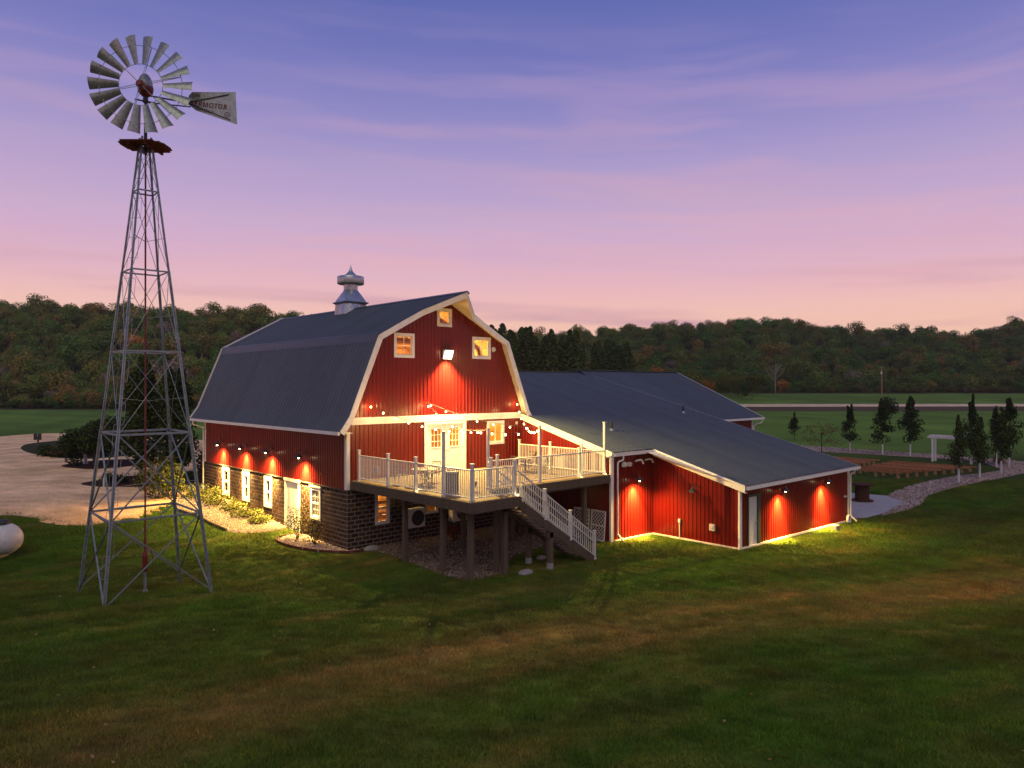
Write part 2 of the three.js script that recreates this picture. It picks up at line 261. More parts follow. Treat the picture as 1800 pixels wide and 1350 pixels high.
structure('road_verge', strip([[92, -88], [136, -50], [182, -8], [240, 48]], [[104, -98], [150, -58], [199, -14.6], [259, 40.6]], .09, 3, 12), std(L3(.12, .09, .05), 1, { map: T.grit }));

// --- grass blades on the mown lawn
{
  const R = rng(41);
  const patch = (size, n, h, w) => { const p = [], cc = []; for (let i = 0; i < n; i++) { const x = (R() - .5) * size, z = (R() - .5) * size, a = R() * 6.283, hh = h * (.5 + R() * .8), l = hh * (.3 + R() * .8), b = R() * 6.283, ww = w * (.7 + R() * .6), dx = Math.cos(a) * ww, dz = Math.sin(a) * ww, t = .45 + 1.1 * R(), y = R() < .12 ? 1.5 : 1; for (let k = 0; k < 3; k++) cc.push(t * y, t * (y > 1 ? 1.15 : 1), t); p.push(x - dx, -.01, z - dz, x + dx, -.01, z + dz, x + Math.cos(b) * l, hh, z + Math.sin(b) * l); } const g = new THREE.BufferGeometry(); g.setAttribute('position', new THREE.Float32BufferAttribute(p, 3)); g.setAttribute('color', new THREE.Float32BufferAttribute(cc, 3)); g.computeVertexNormals(); return g; };
  const near = [], mid = [];
  for (let d = 8; d < 62; d += d < 34 ? .42 : .8) for (let X = -.85 * d - 1.5; X < .85 * d + 1.5; X += d < 34 ? .42 : .8) {
    const jx = X + (R() - .5) * .4, jd = d + (R() - .5) * .4, [x, z] = XD(jx, jd); if (!onLawn(x, z)) continue;
    (d < 34 ? near : mid).push([x, ground(x, z), z]);
  }
  for (const [list, geo] of [[near, patch(.62, 340, .066, .0048)], [mid, patch(1.15, 330, .085, .009)]]) {
    const im = new THREE.InstancedMesh(geo, std(0xffffff, .85, { vertexColors: true }), list.length), m = new THREE.Matrix4(), q = new THREE.Quaternion(), c = new THREE.Color();
    list.forEach(([x, y, z], i) => { q.setFromAxisAngle(V(0, 1, 0), R() * 6.283); m.compose(V(x, y, z), q, V(1, .6 + .75 * vn(x * .7, z * .7, 303) + (R() < .06 ? .7 : 0), 1)); im.setMatrixAt(i, m); const l = lawnColor(x, z), k = 1.1 + .75 * R(); c.setRGB(l[0] * k * (.85 + .4 * R()), l[1] * k, l[2] * k); im.setColorAt(i, c); });
    im.name = numbered('lawn_grass'); tag(im, list === near ? 'short mown grass of the lawn sloping down to the barn' : 'mown grass farther off around the annex and driveway', 'grass', null, 'stuff'); sh(im); scene.add(im);
  }
  // fallen leaves
  const n = 60, lf = quads([[[-.03, 0, -.02], [.03, .008, -.025], [.035, .004, .025], [-.025, .012, .02]]]), im = new THREE.InstancedMesh(lf, std(0xffffff, .8), n), m = new THREE.Matrix4(), c = new THREE.Color();
  for (let i = 0; i < n; i++) { let x, z; do { const d = 11 + R() * 22;[x, z] = XD((R() * 1.5 - .75) * d, d); } while (!onLawn(x, z)); m.makeRotationFromEuler(new THREE.Euler(R() * .6, R() * 6, R() * .6)).setPosition(x, ground(x, z) + .06, z); im.setMatrixAt(i, m); const k = R(); c.setRGB(.16 + .16 * k, .09 + .14 * k, .03 + .08 * k); im.setColorAt(i, c); }
  im.name = 'fallen_leaves'; tag(im, 'small pale fallen leaves scattered over the front lawn', 'leaves', null, 'stuff'); sh(im); scene.add(im);
}
// --- loose stones on the beds and along the path
{
  const R = rng(53), base = new THREE.DodecahedronGeometry(1, 0);
  const stones = (P, n, r0, r1, cols, lift, label) => {
    const xs = P.map(p => p[0]), zs = P.map(p => p[1]), a = Math.min(...xs), b = Math.max(...xs), c0 = Math.min(...zs), e = Math.max(...zs), im = new THREE.InstancedMesh(base, std(0xffffff, .85, {}), n), m = new THREE.Matrix4(), q = new THREE.Quaternion(), c = new THREE.Color();
    for (let i = 0; i < n; i++) { let x, z, g = 0; do { x = lerp(a, b, R()); z = lerp(c0, e, R()); } while (!inPoly(x, z, P) && g++ < 400); const r = lerp(r0, r1, R() ** 2); q.setFromEuler(new THREE.Euler(R() * 6, R() * 6, R() * 6)); m.compose(V(x, ground(x, z) + lift + r * .25, z), q, V(r, r * .6, r * .8)); im.setMatrixAt(i, m); const k = cols[Math.floor(R() * cols.length)], s = .7 + R() * .6; c.setRGB(k[0] * s, k[1] * s, k[2] * s); im.setColorAt(i, c); }
    im.name = numbered('loose_stones'); tag(im, label, 'stones', null, 'stuff'); sh(im); scene.add(im);
  };
  const pale = [[.42, .38, .32], [.34, .28, .21], [.25, .18, .13], [.5, .46, .4], [.3, .27, .25]], warm = [[.3, .2, .16], [.36, .3, .27], [.24, .19, .19], [.42, .36, .32]];
  stones(Z.bedA, 5200, .02, .05, pale, .05, 'pale gravel in the bed along the barn side wall');
  stones(Z.bedB, 2600, .02, .055, warm, .05, 'mixed red and grey gravel in the curved bed at the barn corner');
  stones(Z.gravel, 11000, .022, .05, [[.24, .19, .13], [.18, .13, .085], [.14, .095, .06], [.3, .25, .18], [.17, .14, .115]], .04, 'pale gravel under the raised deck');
  stones(Z.path, 9000, .05, .11, warm, .05, 'grey and rust river stones of the curving path');
}

// ---------------------------------------------------------------- ribbed metal sheets
// One sheet between u0 and u1: ribs run along v. lo(u), hi(u) bound it, holes are [u0,u1,v0,v1]; map(u, v, h) places a point h proud of the plane.
function ribSheet(u0, u1, lo, hi, holes, map, pitch = .2286, hgt = .024) {
  const B = hgt > .03 ? .085 : .038, TT = hgt > .03 ? .028 : .016;
  const us = new Set([u0, u1]); const add = u => { if (u > u0 + 1e-4 && u < u1 - 1e-4) us.add(+u.toFixed(4)); };
  for (let k = Math.floor(u0 / pitch) - 1; k * pitch < u1 + pitch; k++) for (const o of [-B, -TT, TT, B]) add(k * pitch + o);
  for (const h of holes) { add(h[0]); add(h[1]); }
  const H = u => { let r = u / pitch; r = Math.abs(r - Math.round(r)) * pitch; return r < TT + .001 ? hgt : r > B - .001 ? 0 : hgt * (B - r) / (B - TT); };
  const U = [...us].sort((a, b) => a - b), q = [];
  for (let i = 0; i < U.length - 1; i++) {
    const a = U[i], b = U[i + 1], m = (a + b) / 2; if (b - a < 1e-4) continue;
    let iv = [[lo(a), hi(a), lo(b), hi(b)]];
    for (const h of holes) if (m > h[0] && m < h[1]) { const nx = []; for (const s of iv) { if (h[2] >= Math.max(s[1], s[3]) || h[3] <= Math.min(s[0], s[2])) { nx.push(s); continue; } if (h[2] > Math.min(s[0], s[2])) nx.push([s[0], h[2], s[2], h[2]]); if (h[3] < Math.min(s[1], s[3])) nx.push([h[3], s[1], h[3], s[3]]); } iv = nx; }
    for (const s of iv) { if (s[1] - s[0] < 1e-3 && s[3] - s[2] < 1e-3) continue; q.push([map(a, s[0], H(a)), map(b, s[2], H(b)), map(b, Math.max(s[2], s[3]), H(b)), map(a, Math.max(s[0], s[1]), H(a))]); }
  }
  return q.length ? quads(q) : null;
}
function ribWall(parent, name, mat, u0, u1, lo, hi, holes, map, width = .9144, hgt, pitch = .2286) {
  let a = u0; while (a < u1 - .01) { const b = Math.min(u1, (Math.floor(a / width + 1e-6) + 1) * width); const g = ribSheet(a, b, lo, hi, holes, map, pitch, hgt); if (g) part(name, g, Array.isArray(mat) ? mat[Math.floor(hash(Math.round(a * 31), Math.round(u1 * 7), 5) * mat.length)] : mat, parent); a = b; }
}
const K = v => () => v;
// a window in a wall plane: at() takes (u, v, out) to a point; (u0..u1, v0..v1) is the outer edge of the casing
function frameBar(at, u0, u1, v0, v1, o0, o1) { return slab([at(u0, v0, o0), at(u1, v0, o0), at(u1, v1, o0), at(u0, v1, o0)], [0, 1, 2].map(k => at(0, 0, 1)[k] - at(0, 0, 0)[k]), o1 - o0); }
function windowIn(parent, at, u0, u1, v0, v1, { casing = .13, cols = 2, rows = 2, cap = 0, pane = M.glass, sashes = 1, name = 'window' } = {}) {
  const w = group(name, parent), c = casing;
  part('casing', [frameBar(at, u0, u0 + c, v0, v1, -.02, .05), frameBar(at, u1 - c, u1, v0, v1, -.02, .05), frameBar(at, u0 + c, u1 - c, v1 - c, v1, -.02, .048), frameBar(at, u0 + c, u1 - c, v0, v0 + c, -.02, .048), ...(cap ? [frameBar(at, u0 - .05, u1 + .05, v1, v1 + .07, -.02, .08)] : [])], M.white, w);
  const a = u0 + c, b = u1 - c, e = v0 + c, f = v1 - c, s = .05, mid = (e + f) / 2, seg = sashes === 2 ? [[e, mid], [mid, f]] : [[e, f]];
  for (const [y0, y1] of seg) {
    const bars = [frameBar(at, a, a + s, y0, y1, -.05, .012), frameBar(at, b - s, b, y0, y1, -.05, .012), frameBar(at, a + s, b - s, y0, y0 + s, -.05, .01), frameBar(at, a + s, b - s, y1 - s, y1, -.05, .01)];
    part('sash', bars, M.plastic, w);
    const mb = [];
    for (let k = 1; k < cols; k++) { const x = lerp(a + s, b - s, k / cols); mb.push(frameBar(at, x - .011, x + .011, y0 + s, y1 - s, -.03, .0)); }
    for (let k = 1; k < rows; k++) { const y = lerp(y0 + s, y1 - s, k / rows); mb.push(frameBar(at, a + s, b - s, y - .011, y + .011, -.032, -.002)); }
    if (mb.length) part('muntin', mb, M.white, w);
    part('pane', quads([[at(a + s, y0 + s, -.02), at(b - s, y0 + s, -.02), at(b - s, y1 - s, -.02), at(a + s, y1 - s, -.02)]]), pane, w);
  }
  return w;
}

// ---------------------------------------------------------------- the barn
const W = 11.01, LB = 17.56, HB = 2.70;
const gam = [[-.64, 5.43], [-.155, 6.11], [1.39, 9.89], [W / 2, 12.11]];
const gamY = x => { if (x > W / 2) x = W - x; let k = 1; while (k < 3 && gam[k][0] < x) k++; const [p, q] = [gam[k - 1], gam[k]]; return p[1] + (x - p[0]) * (q[1] - p[1]) / (q[0] - p[0]); };
const barn = thing('red_barn', 'red gambrel barn with dark metal roof, silver roof ventilator and brown block base', 'barn');
const frontAt = (u, v, o) => [u, v, o], sideAt = (u, v, o) => [-o, v, u];   // front wall: u = x; left wall: u = z
const gableHoles = [[2.6, 3.66, 8.97, 10.03], [5.2, 6.0, 10.62, 11.42], [7.52, 8.66, 9.03, 10.06], [4.36, 6.98, 2.9, 5.72], [8.54, 9.66, 4.41, 5.56]];
ribWall(barn, 'siding_panel', M.reds, 0, W, K(HB), x => Math.min(gamY(x) - .1, 12.0), gableHoles, (u, v, h) => [u, v, h + .005]);
ribWall(barn, 'siding_panel', M.reds, -LB, 0, K(HB), K(5.75), [], (u, v, h) => [-h - .005, v, u]);
part('rear_wall', slab([[0, HB, -LB], [W, HB, -LB], [W, 6.5, -LB], [W - 1.39, 9.8, -LB], [W / 2, 12, -LB], [1.39, 9.8, -LB], [0, 6.5, -LB]], [0, 0, 1], .12), M.red, barn);
part('far_wall', bb(W - .12, W, 0, 6.4, -LB + .13, -.15), M.red, barn);
// block base
{
  const base = group('block_base', barn), R = rng(61), cells = [];
  const sideHoles = [[-14.68, -13.62, .93, 2.61], [-11.71, -10.75, .93, 2.59], [-8.81, -7.87, .93, 2.59], [-6.31, -4.64, -.6, 2.72], [-3.46, -2.46, 1.0, 2.56]], frontHoles = [[1.49, 2.29, .94, 2.47], [4.4, 5.2, 1.1, 2.4]];
  const solid = (u0, u1, v0, v1, holes, at, o0, o1) => { let iv = [[u0, u1, v0, v1]]; for (const h of holes) { const n = []; for (const [a, b, c, d] of iv) { if (h[0] >= b || h[1] <= a || h[2] >= d || h[3] <= c) { n.push([a, b, c, d]); continue; } if (h[0] > a) n.push([a, h[0], c, d]); if (h[1] < b) n.push([h[1], b, c, d]); const x0 = Math.max(a, h[0]), x1 = Math.min(b, h[1]); if (h[2] > c) n.push([x0, x1, c, h[2]]); if (h[3] < d) n.push([x0, x1, h[3], d]); } iv = n; } return iv.map(([a, b, c, d]) => frameBar(at, a, b, c, d, o0, o1)); };
  part('mortar_bed', solid(-LB, -6.3, -.6, HB - .004, sideHoles, sideAt, -.3, 0), M.mortar, base); part('mortar_bed', solid(-4.65, 0, -.6, HB - .004, sideHoles, sideAt, -.3, 0), M.mortar, base); part('mortar_bed', solid(.3, W, -.6, HB - .004, frontHoles, frontAt, -.3, 0), M.mortar, base);
  const lay = (u0, u1, holes, at, odd) => { for (let r = 0; r < 16; r++) { const v1 = HB - r * .2, v0 = v1 - .2; for (let u = u0 + (((r + odd) % 2) ? -.2 : 0); u < u1; u += .4) { let a = Math.max(u, u0), b = Math.min(u + .4, u1); let bits = [[a, b]]; for (const h of holes) if (h[3] > v0 + .05 && h[2] < v1 - .05) { const n = []; for (const [p, q] of bits) { if (h[0] >= q || h[1] <= p) n.push([p, q]); else { if (h[0] > p) n.push([p, h[0]]); if (h[1] < q) n.push([h[1], q]); } } bits = n; } for (const [p, q] of bits) if (q - p > .05) cells.push({ at, a: p + .014, b: q - .014, c: v0 + .014, d: v1 - .014 }); } } };
  lay(-LB, 0, sideHoles, sideAt, 0); lay(0, W, frontHoles, frontAt, 1);
  for (const c of cells) c.dist = V(...c.at((c.a + c.b) / 2, (c.c + c.d) / 2, 0)).distanceTo(EYE);
  cells.sort((p, q) => p.dist - q.dist);
  const rest = [[], [], [], [], []];
  cells.forEach((c, i) => { const p = .007 + .008 * R(), m = Math.floor(R() * 5); if (c.d < -.4) return; const n = c.at(0, 0, 1), o = c.at(0, 0, 0), nn = [n[0] - o[0], 0, n[2] - o[2]], e = .008, P = (u, v, w) => c.at(u, v, w); const f = [P(c.a, c.c, -.01), P(c.b, c.c, -.01), P(c.b, c.d, -.01), P(c.a, c.d, -.01)], t = [P(c.a + e, c.c + e, p), P(c.b - e, c.c + e, p), P(c.b - e, c.d - e, p), P(c.a + e, c.d - e, p)], q = [t]; for (let k = 0; k < 4; k++) q.push([f[k], f[(k + 1) % 4], t[(k + 1) % 4], t[k]]); const g = quads(q); if (i < 300) part('block', g, M.blocks[m], base); else rest[m].push(g); });
  rest.forEach((l, m) => { const o = part('block_courses', l, M.blocks[m], base); o.userData.kind = 'stuff'; });
  part('sill_flashing', [bb(-.05, .01, HB - .02, HB + .03, -LB, .05), bb(.01, W, HB - .02, HB + .03, -.02, .045)], M.darkIron, base);
  for (const h of sideHoles.slice(0, 3)) windowIn(barn, sideAt, h[0], h[1], h[2], h[3], { casing: .2, cols: 1, rows: 1, sashes: 2 });
  windowIn(barn, sideAt, -3.46, -2.46, 1.0, 2.56, { casing: .14, cols: 3, rows: 2, sashes: 2, cap: 1 });
  windowIn(barn, frontAt, 1.49, 2.29, .94, 2.47, { casing: .1, cols: 2, rows: 2, sashes: 2 });
  windowIn(barn, frontAt, 4.4, 5.2, 1.1, 2.4, { casing: .08, cols: 1, rows: 1, sashes: 1 });
  const d = group('side_door', barn);
  part('door_frame', [frameBar(sideAt, -6.31, -6.17, 0, 2.6, -.05, .05), frameBar(sideAt, -4.78, -4.64, 0, 2.6, -.05, .05), frameBar(sideAt, -6.36, -4.59, 2.6, 2.74, -.05, .07)], M.white, d);
  part('door_leaf', [frameBar(sideAt, -6.17, -4.78, .04, 2.6, -.09, -.03)], M.white, d);
  part('threshold', [frameBar(sideAt, -6.31, -4.64, -.3, .04, -.1, .12)], M.concrete, d);
  part('door_handle', [rod([.03, 1.1, -4.95], [-.09, 1.1, -4.95], .016), rod([-.09, 1.1, -4.95], [-.09, 1.1, -5.09], .014)], M.galv, d);
  for (const y of [.4, 1.3, 2.2]) part('hinge', [rod([-.012, y, -6.16], [-.012, y + .1, -6.16], .014)], M.galv, d);
}
// windows and doors of the gable
windowIn(barn, frontAt, 2.53, 3.73, 8.9, 10.1, {}); windowIn(barn, frontAt, 5.13, 6.07, 10.55, 11.49, {}); windowIn(barn, frontAt, 7.45, 8.73, 8.96, 10.13, {}); windowIn(barn, frontAt, 8.48, 9.72, 4.35, 5.62, {});
{
  const d = group('double_door', barn);
  part('door_frame', [frameBar(frontAt, 4.33, 4.5, 3.18, 5.7, -.06, .06), frameBar(frontAt, 6.84, 7.01, 3.18, 5.7, -.06, .06), frameBar(frontAt, 4.5, 6.84, 5.58, 5.7, -.06, .055)], M.white, d);
  for (const [a, b] of [[4.51, 5.665], [5.675, 6.83]]) {
    const leaf = group('door_leaf', d), g0 = a + .24, g1 = b - .24, y0 = 4.38, y1 = 5.36;
    part('panel', [frameBar(frontAt, a, b, 3.2, y0, -.05, -.005), frameBar(frontAt, a, b, y1, 5.57, -.05, -.005), frameBar(frontAt, a, g0, y0, y1, -.05, -.005), frameBar(frontAt, g1, b, y0, y1, -.05, -.005)], M.white, leaf);
    const bars = [frameBar(frontAt, g0, g0 + .03, y0, y1, -.04, .008), frameBar(frontAt, g1 - .03, g1, y0, y1, -.04, .008), frameBar(frontAt, g0 + .03, g1 - .03, y0, y0 + .03, -.04, .006), frameBar(frontAt, g0 + .03, g1 - .03, y1 - .03, y1, -.04, .006)];
    for (const k of [1, 2]) bars.push(frameBar(frontAt, lerp(g0, g1, k / 3) - .01, lerp(g0, g1, k / 3) + .01, y0 + .03, y1 - .03, -.04, 0), frameBar(frontAt, g0 + .03, g1 - .03, lerp(y0, y1, k / 3) - .01, lerp(y0, y1, k / 3) + .01, -.042, -.002));
    part('glazing_bars', bars, M.white, leaf);
    part('pane', quads([[frontAt(g0, y0, -.025), frontAt(g1, y0, -.025), frontAt(g1, y1, -.025), frontAt(g0, y1, -.025)]]), M.glass, leaf);
  }
  part('door_handle', [rod([5.75, 4.22, -.01], [5.75, 4.22, .07], .02), rod([5.75, 4.22, .07], [5.92, 4.22, .07], .014)], M.darkIron, d);
  for (const y of [3.45, 4.3, 5.25]) part('hinge', [rod([6.835, y, .01], [6.835, y + .12, .01], .016)], M.galv, d);
}
part('trim_band', bb(.2, W - .1, 5.72, 6.05, .028, .06), M.white, barn);
part('corner_board', [bb(-.06, .12, HB + .03, 5.4, .028, .058), bb(-.058, -.028, HB + .03, 5.4, -.14, .028)], M.white, barn);
part('corner_board', [bb(-.058, -.028, HB + .03, 5.4, -LB, -LB + .14)], M.white, barn);
part('outlet_box', [bx(.12, .16, .06, 10.65, 5.45, .05)], M.plastic, barn);
part('gable_speaker', [lathe([[0, .06], [.07, .06], [.13, .03], [.14, 0]], 16).rotateX(Math.PI / 2).translate(8.95, 9.5, .03)], M.plastic, barn);
// roof
{
  const roof = group('roof', barn), zB = -LB - .663, zF = .49, segs = [[0, 1], [1, 2], [2, 3]];
  const prow = x => { if (x > W / 2) x = W - x; return x > 3.8 ? zF + (x - 3.8) / (W / 2 - 3.8) * (1.95 - zF) : zF; };
  for (const m of [0, 1]) for (const [i, j] of segs) {
    const P = gam[i], Q = gam[j], dx = Q[0] - P[0], dy = Q[1] - P[1], L = Math.hypot(dx, dy), n = [-dy / L, dx / L], px = x => m ? W - x : x;
    const map = (u, v, h) => { const t = v / L; return [px(P[0] + dx * t + n[0] * h), P[1] + dy * t + n[1] * h, u]; };
    if (j < 3) ribWall(roof, 'roof_panel', M.roof, zB, zF, K(i ? -.02 : 0), K(L), [], (u, v, h) => map(u, v, h + .03), .96, .042, .32);
    else {
      // upper slope, carried out over the gable as a hood
      const lo = u => u > zF ? L * (3.8 - P[0] + (u - zF) / (1.95 - zF) * (W / 2 - 3.8)) / dx : -.02;
      ribWall(roof, 'roof_panel', M.roof, zB, 1.95, lo, K(L), [], (u, v, h) => map(u, v, h + .035), .96, .042, .32);
    }
    // boarding under the metal, seen from below as soffit
    const inset = .1, xs = j < 3 ? null : 1, t0 = [P[0], P[1]], t1 = [Q[0], Q[1]];
    const c = xs ? [[px(P[0]), P[1], zB], [px(P[0]), P[1], zF], [px(3.8), gamY(3.8), zF], [px(W / 2), Q[1], 1.95], [px(W / 2), Q[1], zB]] : [[px(P[0]), P[1], zB], [px(P[0]), P[1], zF], [px(Q[0]), Q[1], zF], [px(Q[0]), Q[1], zB]];
    part('soffit_board', slab(c, [m ? n[0] : -n[0], -n[1], 0], .09), M.soffit, roof);
  }
  // knee flashing, ridge cap, rake boards, eave gutter
  part('knee_flashing', [slab([[1.22, 9.55, zB], [1.22, 9.55, zF], [1.36, 9.97, zF], [1.36, 9.97, zB]], [-.92, .38, 0], .03), slab([[1.36, 9.97, zB], [1.36, 9.97, zF], [1.47, 10.02, zF], [1.47, 10.02, zB]], [-.4, .9, 0], .03)], M.roof[0], roof);
  part('ridge_cap', [slab([[W / 2 - .22, 12.06, zB], [W / 2 - .22, 12.06, 1.9], [W / 2, 12.17, 2.0], [W / 2, 12.17, zB]], [-.4, .9, 0], .03), slab([[W / 2 + .22, 12.06, zB], [W / 2 + .22, 12.06, 1.9], [W / 2, 12.17, 2.0], [W / 2, 12.17, zB]], [.4, .9, 0], .03)], M.roof[0], roof);
  for (const m of [0, 1]) {
    const px = x => m ? W - x : x, line = [[...gam[0], zF], [...gam[1], zF], [...gam[2], zF], [3.8, gamY(3.8), zF], [W / 2, 12.11, 1.95]].map(([x, y, z]) => [px(x), y, z]);
    for (let i = 0; i < 4; i++) { const a = line[i], b = line[i + 1], dn = i < 2 ? [m ? -.23 : .23, -.1] : [m ? -.1 : .1, -.24]; const nb = [-(b[1] - a[1]), b[0] - a[0]], l = Math.hypot(...nb), s = (nb[1] > 0 ? -1 : 1) * .24; const off = [nb[0] / l * s, nb[1] / l * s]; part('rake_board', slab([[a[0] - off[0] * .12, a[1] - off[1] * .12, a[2]], [b[0] - off[0] * .12, b[1] - off[1] * .12, b[2]], [b[0] + off[0], b[1] + off[1], b[2]], [a[0] + off[0], a[1] + off[1], a[2]]], [0, 0, 1], .035), M.white, roof); }
    const back = [gam[0], gam[1], gam[2], gam[3]].map(([x, y]) => [px(x), y, zB]);
    for (let i = 0; i < 3; i++) { const a = back[i], b = back[i + 1]; part('rake_board', bar([a[0], a[1] + .03, zB - .02], [b[0], b[1] + .03, zB - .02], .08, .26), M.white, roof); }
  }
  part('soffit_board', bb(-.62, 0, 5.36, 5.39, zB, zF), M.white, roof);
  const gut = group('gutter', roof); part('trough', [slab([[-.66, 5.30, zB], [-.66, 5.30, zF], [-.66, 5.45, zF], [-.66, 5.45, zB]], [-1, 0, 0], .1)], M.white, gut);
  part('downspout', [tube([[-.7, 5.3, zB + .4], [-.68, 5.1, zB + .4], [-.3, 4.95, zB + .5], [-.1, 4.85, zB + .55]], .045, 14), rod([-.1, 4.9, zB + .55], [-.1, .85, zB + .55], .045)], M.white, gut);
  // silver ventilator
  const v = group('roof_ventilator', roof), vz = -9.1, cx = W / 2, seg4 = (r0, r1, y0, y1) => new THREE.CylinderGeometry(r1 * Math.SQRT2, r0 * Math.SQRT2, y1 - y0, 4, 1).rotateY(Math.PI / 4).translate(cx, (y0 + y1) / 2, vz);
  part('base', [seg4(.76, .66, 11.1, 12.42)], M.silver, v); part('collar', [seg4(.68, .8, 12.42, 12.52), seg4(.8, .74, 12.52, 12.56)], M.silver, v);
  // square to round throat
  { const q = [], n = 32, y0 = 12.56, y1 = 13.28; const sq = k => { const a = k / n * Math.PI * 2, c = Math.cos(a), s = Math.sin(a), m = .68 / Math.max(Math.abs(c), Math.abs(s)); return [cx + c * m, y0, vz + s * m]; }, rd = k => { const a = k / n * Math.PI * 2; return [cx + Math.cos(a) * .42, y1, vz + Math.sin(a) * .42]; }; const mid = (p, r) => [(p[0] * .45 + r[0] * .55), y0 + .42, (p[2] * .45 + r[2] * .55)]; for (let k = 0; k < n; k++) { const a = sq(k), b = sq(k + 1), c = rd(k), d = rd(k + 1), ma = mid(a, c), mb = mid(b, d); q.push([a, ma, mb, b], [ma, c, d, mb]); } part('throat', quads(q), M.silver, v); }
  part('neck', [lathe([[.42, 13.42], [.42, 13.85]], 24, cx, -.14, vz)], M.silver, v);
  part('hood_band', [lathe([[.44, 13.80], [.76, 13.78], [.80, 13.82], [.80, 14.02], [.81, 14.04], [.80, 14.06], [.80, 14.22], [.74, 14.25], [.45, 14.22]], 28, cx, -.14, vz)], M.silver, v);
  part('cap', [lathe([[.46, 14.22], [.3, 14.38], [.13, 14.56], [.11, 14.6], [.05, 14.8], [0, 14.98]], 20, cx, -.14, vz)], M.silver, v);
}
// lit rooms behind the glass
{
  const room = group('interior', barn), lin = gam.map(p => [...p]);
  part('loft_floor', bb(.32, W - .32, 3.0, 3.16, -LB + .3, -.14), M.inner, room);
  part('loft_back', slab([[.3, 3.16, -9.2], [W - .3, 3.16, -9.2], [W - .3, 6.4, -9.2], [W - 1.66, 9.68, -9.2], [W / 2, 11.8, -9.2], [1.66, 9.68, -9.2], [.3, 6.4, -9.2]], [0, 0, 1], .15), M.inner, room);
  const c = [[.3, 3.16], [.3, 6.4], [1.66, 9.68], [W / 2, 11.8], [W - 1.66, 9.68], [W - .3, 6.4], [W - .3, 3.16]];
  part('loft_lining', c.slice(0, -1).map((p, i) => { const q = c[i + 1]; return quads([[[p[0], p[1], -9.05], [q[0], q[1], -9.05], [q[0], q[1], -.14], [p[0], p[1], -.14]]]); }), M.inner, room);
  for (let z = -8; z < -.5; z += 1.25) part('rafter', [bar([1.72, 9.62, z], [W / 2, 11.7, z], .1, .2), bar([W - 1.72, 9.62, z], [W / 2, 11.7, z], .1, .2), bar([.4, 6.4, z], [1.72, 9.62, z], .1, .2), bar([W - .4, 6.4, z], [W - 1.72, 9.62, z], .1, .2), bar([2.3, 9.9, z], [W - 2.3, 9.9, z], .08, .2)], std(L3(.16, .08, .035), .8), room);
  for (const x of [3.2, 7.8]) for (const z of [-3, -6]) part('timber_post', bb(x - .1, x + .1, 3.16, 10, z - .1, z + .1), std(L3(.2, .1, .045), .8), room);
  for (const [x, y, z, I] of [[3.1, 8.5, -3.4, 120], [7.9, 8.5, -3.4, 120], [5.5, 5.3, -2.6, 48]]) { part('hanging_lamp', new THREE.SphereGeometry(.16, 14, 10).translate(x, y, z), M.lampBulb, room); const l = new THREE.PointLight(L3(1, .54, .15), I); l.position.set(x, y, z); l.castShadow = true; l.shadow.radius = 6; room.add(l); }
  part('cellar_lining', [bb(.32, W - .32, 2.62, 2.66, -8, -.32), bb(.32, W - .32, -.05, 0, -8, -.32), bb(.32, W - .3, 0, 2.62, -3.4, -3.3), bb(.32, .34, 0, 2.62, -3.3, -2.4), bb(W - .34, W - .32, 0, 2.62, -3.3, -.32)], M.inner, room);
  part('shelf', [bb(.5, 6, .9, .95, -3.25, -2.9), bb(.5, 6, 1.5, 1.55, -3.25, -2.9), bb(1.2, 1.5, .95, 1.4, -3.2, -2.95), bb(2.4, 2.6, 1.55, 1.9, -3.2, -2.95), bb(3.6, 4, .95, 1.3, -3.2, -2.95)], std(L3(.3, .16, .07), .8), room);
  { const x = 3, y = 2.25, z = -1.7; part('hanging_lamp', new THREE.SphereGeometry(.1, 12, 8).translate(x, y, z), M.lampBulb, room); const l = new THREE.PointLight(L3(1, .56, .18), 16); l.position.set(x, y, z); l.castShadow = true; l.shadow.radius = 4; room.add(l); }
}

